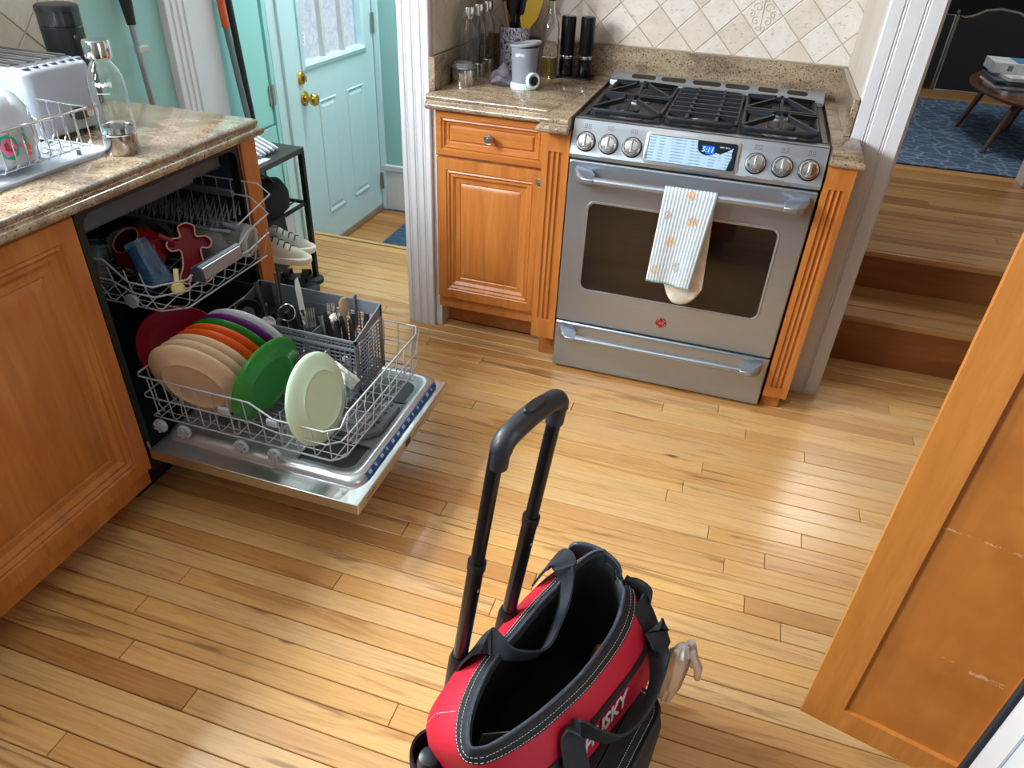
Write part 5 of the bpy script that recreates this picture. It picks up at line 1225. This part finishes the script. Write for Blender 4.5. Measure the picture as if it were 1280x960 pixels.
for q in range(11):
    t_ = q / 10; x = -.375 + .09 * t_; rr = .028 * math.sin(PI * (.12 + .8 * t_)) + .006
    rs.append([(x, .315 + rr * 1.3 * math.cos(2 * PI * k / 16) * (1 + .2 * math.sin(3 * k)), .9146 + max(0, rr * (1 + math.sin(2 * PI * k / 16)) * (1 + .12 * math.cos(5 * k + q)))) for k in range(16)])
single(PB.rings(rs), 'plastic_bag', M('grey_film_bag', '77717a', .2, trans=.35, var=.3, scale=40), 'crumpled grey plastic bag in front of the crock', 'bag', (-.33, .315, ZC), smooth=60)
CN = thing('bean_container', (-.255, .308, ZC), 'frosted grey container with white base and round dial', 'container', world=False)
FR_ = M('frosted_grey', 'aab0bc', .35, trans=.45)
build(MB().lathe([(0, 0), (.043, 0), (.045, .003), (.045, .020), (.042, .022), (0, .022)], n=40), 'white_base', PL('base_white', 'd6e0e2'), CN)
rbm = MB()
for k in range(40): a = 2 * PI * k / 40; rbm.box(.0448, .0462, -.0012, .0012, .003, .019, Matrix.Rotation(a, 4, 'Z'))
o = build(rbm, 'base_ribs', PL('base_white', 'd6e0e2'), CN, smooth=0); o['kind'] = 'stuff'
build(MB().lathe([(.038, .022), (.041, .024), (.046, .125), (.049, .135), (.0465, .135), (.043, .124), (.038, .026), (0, .024)], n=40), 'cup_body', FR_, CN)
lid = MB().lathe([(0, .002), (.052, .0), (.055, .006), (.052, .010), (.02, .008), (0, .007)], n=40).tf(Matrix.Translation((.003, 0, .138)) @ Matrix.Rotation(-.14, 4, 'Y'))
build(lid, 'lid', M('lid_grey', '9aa2ac', .25, trans=.2), CN)
dl = MB().lathe([(0, 0), (.024, 0), (.026, .003), (.026, .014), (.022, .017), (.018, .014), (0, .014)], n=32).tf(Matrix.Translation((.036, -.028, .034)) @ Vector((.75, -.66, .1)).to_track_quat('Z', 'Y').to_matrix().to_4x4())
build(dl, 'dial', PL('base_white', 'd6e0e2'), CN)
dl = MB().lathe([(0, .0145), (.016, .0145), (.015, .018), (.004, .019), (0, .019)], n=28).tf(Matrix.Translation((.036, -.028, .034)) @ Vector((.75, -.66, .1)).to_track_quat('Z', 'Y').to_matrix().to_4x4())
build(dl, 'dial_center', BLACKP, CN)
mk = MB(); random.seed(4)
for k in range(7):
    a = -2.0 + k * .11; mk.box(.0455, .0466, -.0014, .0014, .106 + random.uniform(0, .004), .116 + random.uniform(0, .004), Matrix.Rotation(a, 4, 'Z'))
o = build(mk, 'printed_marks', M('white_print', 'e8ecf0', .5), CN, smooth=0); o['kind'] = 'stuff'
OB = thing('oil_bottle', (-.228, .53, ZC), 'slim clear bottle a third full of green olive oil', 'bottle', world=False)
build(MB().lathe([(0, 0), (.031, 0), (.033, .004), (.033, .165), (.028, .19), (.014, .215), (.012, .25), (.013, .26), (.010, .26), (.0095, .25), (.0115, .216), (.026, .19), (.031, .165), (.031, .006), (0, .005)], n=36), 'glass_body', GLASS, OB)
build(MB().lathe([(0, .006), (.0305, .0065), (.0305, .072), (0, .072)], n=36), 'oil', M('olive_oil', 'a89a28', .02, trans=.8, ior=1.46), OB)
build(MB().lathe([(.012, .255), (.014, .258), (.014, .29), (0, .292)], n=20), 'stopper', BLACKP, OB)
def grinder(loc, label):
    t = thing('pepper_mill', loc, label, 'grinder', 'black mills on the tray', world=False)
    build(MB().lathe([(0, 0), (.024, 0), (.0255, .003), (.0255, .060), (0, .060)], n=32), 'glass_base', BGLASS, t)
    build(MB().lathe([(.0258, .059), (.0262, .061), (.0262, .068), (.0258, .070)], n=32), 'steel_band', CHROME, t)
    build(MB().lathe([(.0262, .070), (.0265, .072), (.0265, .196), (.024, .200), (0, .2005)], n=32), 'black_top', M('mill_gloss_black', '0e0f12', .2), t)
grinder((-.172, .575, ZC + .007), 'left black pepper mill on the small black tray')
grinder((-.104, .590, ZC + .007), 'right black pepper mill on the small black tray')
single(MB().rings([[(u, v, z) for u, v in rrect(-.207, -.067, .545, .625, .012, 4)] for z in (ZC + .0004, ZC + .006)]), 'mill_tray', BLACKP, 'small black tray under the two mills', 'tray', (-.137, .585, ZC))

# ================================================================== LIVING ROOM BEYOND THE STAIRS
single(MB().box(1.0, 3.3, 2.06, 3.93, .3685, .378), 'area_rug', rugm('rug_blue_grey', ('3b5570', '7286a0', '2c4460'), 11), 'slate blue patterned rug in the raised room', 'rug', (2.1, 3.0, .3685), bev=.004)
fp = struct(MB().rings([[(x, 4.62, z) for x, z in P_] for P_ in ([(1.0, .37), (1.55, .37)] + [(2.12 + .57 * math.cos(PI - k * PI / 10), .78 + .34 * math.sin(PI - k * PI / 10)) for k in range(11)] + [(2.69, .37), (3.4, .37), (3.4, 1.6), (1.0, 1.6)],)] + [[(x, 4.75, z) for x, z in P_] for P_ in ([(1.0, .37), (1.55, .37)] + [(2.12 + .57 * math.cos(PI - k * PI / 10), .78 + .34 * math.sin(PI - k * PI / 10)) for k in range(11)] + [(2.69, .37), (3.4, .37), (3.4, 1.6), (1.0, 1.6)],)]), 'wall_fireplace', M('dark_stone', '4c524a', .7, var=.3, scale=9), 'dark grey green fireplace surround behind the screen', 'fireplace', smooth=0)
build(MB().box(1.5, 2.75, 4.742, 4.748, .37, 1.2), 'firebox', M('soot_black', '07080a', .9), fp, smooth=0)  # flat black sheet stands in for the darkness inside the opening
FS = thing('fireplace_screen', (2.1, 4.36, .368), 'black mesh fireplace screen with arched brass grey frame', 'fire screen')
FMT = M('pewter_frame', '77766e', .4, .6); MESH = M('black_mesh', '0b0e14', .7)
arch = [(1.86, .885), (1.90, .872), (1.96, .885), (2.03, .925), (2.12, .940), (2.24, .925), (2.34, .885), (2.42, .82)]
build(MB().tube([(1.86, 4.36, .37)] + [(x, 4.36, z) for x, z in arch] + [(2.42, 4.36, .37)], .012, 8, closed=True), 'center_frame', FMT, FS, smooth=60)
build(MB().rings([[(x, y, z) for x, z in [(1.86, .375)] + arch + [(2.42, .375)]] for y in (4.357, 4.363)]), 'center_mesh', MESH, FS, smooth=0)
build(MB().tube([(1.845, 4.37, .37), (1.845, 4.37, .885), (1.60, 4.28, .885), (1.60, 4.28, .37)], .011, 8, closed=True), 'side_frame', FMT, FS, smooth=60)
build(MB().rings([[(x, y, z) for x, y, z in ((1.842, 4.368 + d, .375), (1.842, 4.368 + d, .88), (1.603, 4.28 + d, .88), (1.603, 4.28 + d, .375))] for d in (0, .004)]), 'side_mesh', MESH, FS, smooth=0)
build(MB().tube([(2.435, 4.37, .37), (2.435, 4.37, .80), (2.66, 4.28, .80), (2.66, 4.28, .37)], .011, 8, closed=True), 'side_frame', FMT, FS, smooth=60)
build(MB().lathe([(0, 0), (.014, .002), (.017, .014), (.008, .026), (0, .028)], (1.852, 4.365, .892), 14), 'finial', CHROME, FS)
TBL = thing('coffee_table', (2.1, 2.9, .378), 'dark wood oval coffee table with splayed legs on the blue rug', 'table')
TWD = wood_mat('walnut_table', ('4a2c1a', '5a3822', '6a452c'), 'Y', .25)
build(MB().rings([[(2.13 + (.37 - i) * math.cos(2 * PI * k / 48), 2.90 + (.64 - i) * math.sin(2 * PI * k / 48), z) for k in range(48)] for z, i in ((.638, .03), (.648, .004), (.660, 0), (.664, .006))]), 'tabletop', TWD, TBL)
for a, b_ in (((1.80, 3.08), (1.88, 3.05)), ((1.83, 2.48), (1.93, 2.56)), ((2.09, 3.12), (2.14, 3.10)), ((2.38, 2.50), (2.30, 2.58)), ((2.42, 3.28), (2.33, 3.22))):
    build(MB().cyl((a[0], a[1], .379), (b_[0], b_[1], .640), .011, .020, 12), 'leg', TWD, TBL)
random.seed(21)
mg = [('b8bcc4', .020, 0.10), ('4a5468', .010, .2), ('c4c6ca', .012, .05), ('6a5a6a', .008, -.12), ('a8b4c0', .012, .12), ('3c465c', .010, 0.0), ('c0c2c6', .016, .16)]
z = .6642
names_ = ['bottom magazine of the pile on the coffee table', 'dark blue magazine second from the pile bottom', 'white magazine low in the coffee table pile', 'mauve magazine in the middle of the coffee table pile', 'pale blue magazine above the mauve one', 'dark navy magazine near the top of the pile', 'white magazine directly under the boxed book']
for i, (c_, h_, a_) in enumerate(mg):
    w_, l_ = .26 + random.uniform(-.03, .03), .33 + random.uniform(-.03, .03)
    Lm = Matrix.Translation((1.95 + random.uniform(-.02, .02), 2.80 + random.uniform(-.03, .03), 0)) @ Matrix.Rotation(a_, 4, 'Z')
    o = single(MB().box(-w_ / 2, w_ / 2, -l_ / 2, l_ / 2, z, z + h_ - .0006, Lm), 'magazine', M('magazine_' + c_, c_, .35, var=.5, scale=14), names_[i], 'magazine', (1.95, 2.80, z), 'magazines on the coffee table', smooth=0)
    z += h_
bxk = thing('boxed_book', (1.95, 2.88, z), 'pale grey and blue boxed book on top of the magazine pile', 'book')
build(MB().box(1.80, 2.10, 2.76, 3.0, z, z + .055), 'box_body', M('box_pale', 'b4bcc0', .5, var=.2, scale=18), bxk, bev=.002)
build(MB().box(1.92, 2.08, 2.78, 2.99, z + .0555, z + .0565), 'cover_print', M('box_blue_print', '4a7aa8', .4, var=.4, scale=16), bxk, smooth=0)
build(MB().box(1.87, 1.895, 2.7588, 2.7599, z + .015, z + .042), 'side_print', M('box_green_print', '52685c', .5, var=.4, scale=60), bxk, smooth=0)

# ================================================================== UNSEEN CABINET AND HOOD ADDED TO SHADE THE ALCOVE
u_ = thing('upper_cabinet', (-.3, .53, 1.46), 'maple wall cabinet above the dark counter, over the frame', 'cabinet')
build(MB().box(-.523, -.02, .37, .699, 1.46, 2.2), 'carcass', CAB, u_)
u_ = thing('range_hood', (.38, .45, 1.62), 'steel range hood above the range, over the frame', 'hood')
build(MB().prism([(.25, 1.62), (.699, 1.62), (.699, 1.80), (.40, 1.80), (.25, 1.68)], lambda u, v, a: (a, u, v), 0.0, .757), 'hood_body', STEEL, u_)
build(MB().box(.25, .5, .5, .699, 1.80, 2.4), 'flue', STEEL, u_)

# ================================================================== PANTRY DOOR AND REFRIGERATOR
PC = thing('pantry_cabinet', (1.5, -1.3, 0), 'tall orange pantry cabinet with its frame and panel door swung open at right', 'cabinet')
build(MB().box(1.215, 1.95, -1.49, -1.15, .09, 2.2), 'carcass', PANTRY, PC)
build(MB().box(1.27, 1.95, -1.49, -1.15, 0, .09), 'toe_kick', CABH, PC)
ddir = Vector((1, -.255, 0)).normalized(); dn = Vector((-ddir.y, ddir.x, 0)) * -1
def DP(u, w, d): p = Vector((.862, -1.24, 0)) + ddir * u + dn * d; return (p.x, p.y, w)
DU, DZ0, DZ1 = .345, .100, 2.08
df = MB()
fo = [(0, DZ0), (DU, DZ0), (DU, DZ1), (0, DZ1)]; fi = lambda i: [(.070 + i, DZ0 + .064 + i), (DU - .070 - i, DZ0 + .064 + i), (DU - .070 - i, DZ1 - .07 - i), (.070 + i, DZ1 - .07 - i)]
df.rings([[DP(*p, -.021) for p in fo], [DP(*p, -.001) for p in fo], [DP(p[0] + (.001 if p[0] == 0 else -.001), p[1] + (.001 if p[1] == DZ0 else -.001), 0) for p in fo], [DP(*p, 0) for p in fi(-.001)], [DP(*p, -.009) for p in fi(0)], [DP(*p, -.021) for p in fi(0)]], cap0=False, cap1=False, loop=True)
dr_ = build(df, 'door', PANTRY, PC, smooth=0)
def panel_mat():
    mt, nt, b = base('pantry_panel_scuffed'); v = coords(nt, (14, 14, 1.2), True); f = noise(nt, v, 1.4, 5, .6, .6)
    c = ramp(nt, f, [(.3, lin('b06a2a')), (.5, lin('b97230')), (.72, lin('c07a38'))])
    st = noise(nt, coords(nt, (3, 3, 3), True), 2.2, 3, .6); c = mixc(nt, math_n(nt, 'MULTIPLY', ramp(nt, st, [(.50, (0, 0, 0)), (.66, (1, 1, 1))]), .45), c, lin('9a5822'))
    sx = nd(nt, 'ShaderNodeSeparateXYZ'); nt.links.new(nd(nt, 'ShaderNodeNewGeometry').outputs['Position'], sx.inputs[0])
    jit = noise(nt, coords(nt, (90, 90, 140), True), 1, 4, .7)
    def band(z0, w, x0, x1, lo):
        d = math_n(nt, 'ABSOLUTE', math_n(nt, 'SUBTRACT', sx.outputs[2], z0)); a = math_n(nt, 'LESS_THAN', d, w)
        a = math_n(nt, 'MULTIPLY', a, math_n(nt, 'MULTIPLY', math_n(nt, 'GREATER_THAN', sx.outputs[0], x0), math_n(nt, 'LESS_THAN', sx.outputs[0], x1)))
        return math_n(nt, 'MULTIPLY', a, ramp(nt, jit, [(lo, (0, 0, 0)), (lo + .08, (1, 1, 1))]))
    for args in ((.668, .0022, .93, 1.2, .46), (.395, .005, 1.066, 1.118, .46), (.40, .003, 1.02, 1.07, .55), (.24, .003, .94, .99, .6)):
        c = mixc(nt, math_n(nt, 'MULTIPLY', band(*args), .6), c, lin('e0b494'))
    nt.links.new(c, b.inputs['Base Color']); b.inputs['Roughness'].default_value = .4; b.inputs['Coat Weight'].default_value = .1; return mt
build(MB().rings([[DP(*p, -.018) for p in fi(-.004)], [DP(*p, -.0095) for p in fi(-.004)]]), 'door_panel', panel_mat(), dr_, off=PC.location, smooth=0)
for z in (.28, 1.85): build(MB().cyl(DP(DU + .008, z - .03, -.010), DP(DU + .008, z + .03, -.010), .006, n=10), 'hinge', NICKEL, PC)
RF = thing('refrigerator', (1.35, -1.83, 0), 'pale steel refrigerator edge at the lower right corner', 'refrigerator')
RSM = M('fridge_pale_steel', 'd4d8dc', .35, .35, .04, 3, stretch=(1, 1, .1))
build(MB().box(1.075, 1.85, -2.16, -1.505, .02, 1.75), 'body', M('fridge_side_grey', '4a4d52', .5), RF, bev=.004)
build(MB().box(1.060, 1.075, -2.15, -1.512, .04, 1.74), 'gasket', M('gasket_dark', '1c2028', .6), RF)
rd = build(MB().rings([[(x, y, z) for x, y in rrect(1.000, 1.060, -2.16, -1.503, .014, 4)] for z in (.04, 1.75)]), 'door', RSM, RF, bev=.002)
build(MB().box(1.000, 1.062, -1.5025, -1.494, .04, 1.75), 'edge_gasket', M('gasket_dark', '1c2028', .6), rd, off=RF.location)
build(MB().box(.9985, 1.001, -1.560, -1.556, .04, 1.75), 'door_seam', M('seam_grey', '8a9098', .4), rd, off=RF.location, smooth=0)

# ================================================================== ROLLING TOOL BAG
BX, BY, BA = .375, -1.455, -.26
B_ = thing('tool_bag', (BX, BY, 0), 'red and black open rolling tool bag with telescoping handle', 'bag', rot=(0, 0, BA), world=False)
NB = 72
def bring(z, sl, sr, ln_, lf_, n=4.0, v=0.0, rise=0.0, fl=0.0, fr=0.0, nn=None):
    out = []
    for k in range(NB):
        a = 2 * PI * k / NB; c_, s_ = math.cos(a), math.sin(a)
        ex = 2 / (n if (s_ >= 0 or nn is None) else nn); u = math.copysign(abs(c_) ** ex, c_); w = math.copysign(abs(s_) ** ex, s_)
        l = (lf_ + ln_) / 2 + w * (lf_ - ln_) / 2
        t = max(0, (-w - .35) / .65); sc = 1 - v * t ** 1.5
        s0 = (sl + sr) / 2; s = s0 + u * (sr - sl) / 2 * sc
        s += fr * max(0, w + .35) / 1.35 * max(0, u)
        s -= fl * max(0, -w) * max(0, -u + .25) / 1.25
        far = max(0, (w - .55) / .45)
        zz = z + rise * far * (.9 if u < .25 else .35) + rise * .25 * t
        if rise and far > 0 and .0 < u < .55: zz -= rise * .35 * far
        out.append((s, l, zz))
    return out
RG = [bring(.030, -.112, .135, -.215, .200, fl=.02), bring(.110, -.118, .140, -.228, .212, fl=.03), bring(.245, -.118, .118, -.240, .216, fl=.04, fr=.045), bring(.31, -.116, .103, -.250, .216, 3.4, .10, .01, .055, .045),
      bring(.348, -.114, .092, -.256, .212, 3.0, .12, .015, .05, .042, 2.4), bring(.376, -.086, .080, -.262, .206, 2.6, .16, .03, .040, .036, 1.75), bring(.390, -.074, .071, -.260, .198, 2.4, .20, .045, .034, .032, 1.6), bring(.396, -.064, .062, -.252, .190, 2.3, .22, .05, .03, .030, 1.55),
      bring(.388, -.057, .056, -.244, .184, 2.3, .22, .05, .03, .030, 1.55), bring(.33, -.080, .075, -.220, .180, 2.8, .15, .02, .02, .02), bring(.22, -.10, .11, -.205, .185, 3.5, 0, 0), bring(.09, -.10, .12, -.2, .185, 4)]
build(MB().rings(RG[0:2], True, False), 'base_shell', BAGB, B_, smooth=60)
build(MB().rings(RG[1:6], False, False), 'red_body', BAGR, B_, smooth=60)
build(MB().rings(RG[5:9], False, False), 'rim_band', BAGB, B_, smooth=60)
build(MB().rings(RG[8:12], False, True), 'lining', BAGL, B_, smooth=60)
build(MB().tube([(p[0], p[1], p[2] + .002) for p in RG[7]], .0034, 6, True), 'zipper', M('zipper_grey', '3a404a', .4, var=.5, scale=300), B_, smooth=60)
def stitches(mb, pts, off=(0, 0, .001), r=.0005, every=2):
    for k in range(0, len(pts) - 1):
        if True:
            p, q = Vector(pts[k]), Vector(pts[k + 1]); n = max(1, int((q - p).length / .005))
            for j in range(n):
                a = p.lerp(q, j / n) + Vector(off); b = p.lerp(q, (j + .6) / n) + Vector(off); mb.tube([a, b], r, 4, caps=False)
sm = MB(); r5 = [tuple(Vector(p).lerp(Vector(q), .12)) for p, q in zip(RG[5], RG[6])]; stitches(sm, r5 + [r5[0]], (0, 0, .0012)); r6 = [tuple(Vector(p).lerp(Vector(q), .75)) for p, q in zip(RG[5], RG[6])]; stitches(sm, r6 + [r6[0]], (0, 0, .0014), .0004)
def skin(l, s_side, f):
    # point on the bag outside at length l; f = ring index (float); side +1 right, -1 left
    i = int(f); t = f - i; best = None
    def pick(R):
        c = [p for p in R if (p[0] - .01) * s_side > 0]; return Vector(min(c, key=lambda p: abs(p[1] - l)))
    return pick(RG[i]).lerp(pick(RG[min(i + 1, 11)]), t)
# curved seams on the near end, left side
seam = [Vector(RG[k][j]) for k, j in ((5, 46), (4, 45), (3, 44))]
for (k0, j0, k1, j1) in ((4.9, 46, 2.4, 46),):
    P = []
    for q in range(9):
        t = q / 8; f = k0 + (k1 - k0) * t; i = int(min(f, 4.999)); a = Vector(RG[i][j0 + int((j1 - j0) * t)]).lerp(Vector(RG[i + 1][j0 + int((j1 - j0) * t)]), f - i); c = Vector((0.01, 0, a.z)); P.append(tuple(a + (a - c).normalized() * .001))
    stitches(sm, P, (0, 0, .0006))
o = build(sm, 'white_stitching', STITCH, B_, smooth=0); o['kind'] = 'stuff'
# black stripe and lettering on the right face
def rface(l, f, d=0.0):
    p = skin(l, 1, f); q = skin(l, 1, min(f + .3, 5)); n = Vector((q.z - p.z, 0, -(q.x - p.x))); n = n.normalized() if n.length > 1e-6 else Vector((1, 0, 0))
    if n.x < 0: n = -n
    return p + n * d
sp = MB(); sp.rings([[tuple(rface(l, 2.98, .0015)), tuple(rface(l, 2.98, .0035)), tuple(rface(l, 3.32, .0035)), tuple(rface(l, 3.32, .0015))] for l in [-.20 + .4 * k / 16 for k in range(17)]])
build(sp, 'face_stripe', BAGB, B_, smooth=40)
pa, pb = rface(-.035, 2.40), rface(-.035, 2.90); rt = (rface(.045, 2.6) - rface(-.115, 2.6)).normalized(); upv = (pb - pa); upv = (upv - rt * upv.dot(rt)).normalized(); nn = rt.cross(upv).normalized()
mid = (rface(.04, 2.62) + rface(-.11, 2.62)) / 2 + nn * .0045
LT = Matrix(((rt.x, upv.x, nn.x, mid.x), (rt.y, upv.y, nn.y, mid.y), (rt.z, upv.z, nn.z, mid.z), (0, 0, 0, 1)))
text_obj('lettering', 'HUSKY', .041, M('lettering_silver', 'c8c6c4', .5), B_, LT, ext=.0008, bold=.0010, shear=.25)
# webbing handles
def crv(P, n=6):
    out = []; L = len(P)
    for i in range(L - 1):
        p0, p1, p2, p3 = Vector(P[max(i - 1, 0)]), Vector(P[i]), Vector(P[i + 1]), Vector(P[min(i + 2, L - 1)])
        for k in range(n):
            t = k / n; out.append(.5 * ((2 * p1) + (p2 - p0) * t + (2 * p0 - 5 * p1 + 4 * p2 - p3) * t * t + (3 * p1 - p0 - 3 * p2 + p3) * t ** 3))
    out.append(Vector(P[-1])); return out
def webbing(P, wid, name):
    C_ = crv(P); L = len(C_); rs = []
    for i, p in enumerate(C_):
        t = (C_[min(i + 1, L - 1)] - C_[max(i - 1, 0)]).normalized(); e = abs(2 * i / (L - 1) - 1)
        w_ = wid * (.58 + .42 * min(1, max(0, (e - .35) / .25)))
        sd = Vector((0, 1, 0)) if e > .55 else Vector((.5, .2, .85)); sd = (sd - t * sd.dot(t)).normalized(); nn_ = t.cross(sd); h = sd * w_ / 2; k_ = nn_ * .0022
        rs.append([p - h - k_, p + h - k_, p + h + k_, p - h + k_])
    return build(MB().rings(rs), name, WEB, B_, smooth=50)
webbing([(-.128, -.105, .320), (-.120, -.094, .368), (-.094, -.078, .404), (-.045, -.080, .407), (-.015, -.03, .378), (-.020, .03, .376), (-.032, .085, .396), (-.060, .122, .432), (-.086, .132, .418), (-.114, .138, .350)], .060, 'webbing_handle')
webbing([(.130, -.135, .280), (.106, -.122, .325), (.094, -.104, .352), (.124, -.085, .335), (.152, -.045, .290), (.168, .02, .274), (.166, .085, .290), (.148, .135, .330), (.134, .146, .352), (.155, .150, .300)], .058, 'webbing_handle')
# front pocket
pk = MB(); pr_ = lambda z, i, o: [(s_, l_, z) for s_, l_ in rrect(.104, .200 - i + o, -.25 + i, .100 - i, .036, 5)]
pk.rings([pr_(.035, .012, 0), pr_(.06, .002, 0), pr_(.20, .0, 0), pr_(.235, .004, -.004), pr_(.245, .014, -.012)])
build(pk, 'front_pocket', BAGB, B_, smooth=60)
pp_ = MB().tube(pr_(.243, .004, -.006), .004, 6, True); build(pp_, 'pocket_piping', M('piping_black', '1c1f26', .4), B_)
ps = MB(); q_ = pr_(.2462, .010, -.008); stitches(ps, q_ + [q_[0]]); stitches(ps, [(.170, -.24, .247), (.170, .09, .247)])
o = build(ps, 'pocket_stitching', STITCH, B_, smooth=0); o['kind'] = 'stuff'
# end pocket at the near end with a tool grip in it
ep = MB().rings([[(-.085 + (.062 - i) * math.cos(2 * PI * k / 28), -.222 + (.050 - i) * math.sin(2 * PI * k / 28), z) for k in range(28)] for z, i in ((.10, .006), (.14, 0), (.25, 0), (.262, .002), (.260, .006), (.16, .008))])
build(ep, 'end_pocket', BAGB, B_, smooth=60)
# padded corner piece at the far right and end flap
cpz = MB().strap([tuple(rface(.160, 4.9, .004)), tuple(rface(.160, 4, .006)), tuple(rface(.160, 3, .008)), tuple(rface(.160, 2.2, .008))], .05, .006, (0, 1, 0)); build(cpz, 'corner_patch', WEB, B_, smooth=60)
fpz = MB(); rs = []
for k in range(13):
    a = PI * k / 12; x = -.022 - .056 * math.cos(a); y = .180 + .012 * math.sin(a); h = .405 + .030 * math.sin(a) ** .7
    rs.append([(x, y - .003, .37), (x, y - .005, h), (x, y + .005, h + .001), (x, y + .008, .37)])
build(fpz.rings(rs), 'end_flap', BAGB, B_, smooth=50)
build(MB().tube([tuple((Vector(r[1]) + Vector(r[2])) / 2 + Vector((0, 0, .002))) for r in rs], .0035, 6), 'flap_zipper', MC['zipper_grey'], B_, smooth=60)
fpz = MB(); rs = []
for k in range(9):
    a = PI * k / 8; x = .070 - .030 * math.cos(a); y = .186 + .010 * math.sin(a); h = .380 + .020 * math.sin(a) ** .6 + (.010 if k == 1 else 0)
    rs.append([(x, y - .003, .35), (x, y - .005, h), (x, y + .005, h + .001), (x, y + .008, .35)])
build(fpz.rings(rs), 'end_flap', BAGB, B_, smooth=50)
ln2 = MB().strap([(-.020, -.215, .345), (.010, -.175, .330), (.045, -.150, .335)], .06, .002, (.3, .3, -.9)); build(ln2, 'inner_tab', GREYL, B_, smooth=60)
# wheels and feet
for l_ in (-.15, .15): build(MB().lathe([(0, -.016), (.035, -.016), (.042, -.010), (.042, .010), (.035, .016), (0, .016)], (-.105, l_, .042), 24, 'x'), 'wheel', BLACKP, B_)
for l_ in (-.16, .16): build(MB().cyl((.12, l_, 0), (.12, l_, .034), .014, n=12), 'foot', BLACKP, B_)
# telescoping handle
HM = M('handle_black_metal', '17181b', .3, .5, coat=.2)
PA0, PA1, PB0, PB1 = Vector((-.129, -.1067, .40)), Vector((-.0791, -.0955, .85)), Vector((-.1107, .0233, .40)), Vector((-.0625, .0403, .85))
for a, b in ((PA0, PA1), (PB0, PB1)):
    d = (b - a); lo = a - d * .60; j = a + d * .47; hi = b + d * .01
    build(MB().tube([lo, a - d * .10, a - d * .07], [.019, .019, .016], 16), 'post_socket', BLACKP, B_)
    build(MB().tube([a - d * .5, j], .0132, 14), 'outer_tube', HM, B_)
    build(MB().tube([j - d * .02, j + d * .015], .0150, 14), 'tube_collar', BLACKP, B_)
    build(MB().tube([j, hi], .0112, 14), 'inner_tube', HM, B_)
    build(MB().lathe([(0, 0), (.003, .0), (.0025, .002), (0, .002)], n=10).tf(Matrix.Translation(a + d * .35 + Vector((.0125, -.003, 0))) @ Matrix.Rotation(PI / 2, 4, 'Y')), 'lock_button', NICKEL, B_)
dv = (PB1 - PA1).normalized(); upz = Vector((.112, .02, .99)).normalized()
A_, Bv = PA1 + Vector((.004, .002, .0)), PB1
path = [A_ - upz * .030, A_ - upz * .004, A_ + upz * .010 + dv * .003, A_ + upz * .020 + dv * .018, A_.lerp(Bv, .5) + upz * .026, Bv + upz * .020 - dv * .018, Bv + upz * .010 - dv * .003, Bv - upz * .004, Bv - upz * .030]
pc = crv([tuple(p) for p in path], 5)
build(MB().tube([tuple(p) for p in pc], [.0142 if (i < 6 or i > len(pc) - 7) else .0160 for i in range(len(pc))], 16), 'grip', M('grip_rubber', '1d2026', .5, coat=.1), B_, smooth=60)
mp = A_.lerp(Bv, .5) + upz * .0395
gb = MB(); 
gb.rings([[tuple(mp + dv * ((.026 - i) * math.cos(2 * PI * k / 20)) + Vector((1, -.3, 0)).normalized() * ((.009 - i * .5) * math.sin(2 * PI * k / 20)) + upz * h) for k in range(20)] for h, i in ((-.004, 0), (.0035, .0), (.0055, .003))])
build(gb, 'release_button', BLACKP, B_)
# things in and on the bag
def bagpt(s, l, z): 
    c_, s_ = math.cos(BA), math.sin(BA); return (BX + s * c_ - l * s_, BY + s * s_ + l * c_, z)
o = single(MB().lathe([(0, 0), (.012, .0), (.014, .06), (.020, .09), (.022, .115), (.017, .135), (0, .142)], n=24), 'screwdriver', M('tool_grip_black', '16181f', .35), 'black rounded tool handle standing in the end pocket of the bag', 'tool', bagpt(-.095, -.246, .152), rot=(0, 0, 0))
o = single(MB().lathe([(0, 0), (.010, 0), (.012, .07), (.012, .10), (.008, .11), (0, .112)], n=20), 'screwdriver', M('tool_orange_red', 'b83a22', .4), 'orange red tool handle deep inside the open bag', 'tool', bagpt(.03, .125, .165), rot=(.15, .1, 0))
GLV = MB(); random.seed(2); rs = []
axis = [Vector((.182, .125, .215)), Vector((.184, .130, .250)), Vector((.184, .142, .285)), Vector((.184, .158, .315)), Vector((.184, .165, .330))]
for i, p in enumerate(axis):
    rr = (.014, .020, .024, .022, .010)[i]
    rs.append([p + Vector((rr * .8 * math.cos(2 * PI * k / 18), rr * math.sin(2 * PI * k / 18), rr * .3 * math.cos(2 * PI * k / 18 + 1))) * (1 + .25 * math.sin(3 * k + i * 2)) for k in range(18)])
GLV.rings(rs, True, True)
for dx_, dl in ((.022, .006), (.012, .026)):
    GLV.tube([tuple(axis[3] + Vector((0, 0, 0))), tuple(axis[3] + Vector((dx_ * .8, dl, .004))), tuple(axis[3] + Vector((dx_ * 1.6, dl * 1.0, -.025))), tuple(axis[3] + Vector((dx_ * 1.8, dl * 1.0, -.055)))], [.009, .010, .009, .006], 8)
GLV.v = [tuple(Vector(bagpt(*p)) - Vector(bagpt(.182, .125, .215))) for p in GLV.v]
o = single(GLV, 'plastic_glove', M('translucent_glove', 'e0d4c8', .3, trans=.75, var=.12, scale=50), 'crumpled translucent plastic glove stuffed behind the bag pocket', 'glove', bagpt(.182, .125, .215), rot=(0, 0, 0), smooth=60)

for o in bpy.data.objects:
    if '_w' in o: del o['_w']
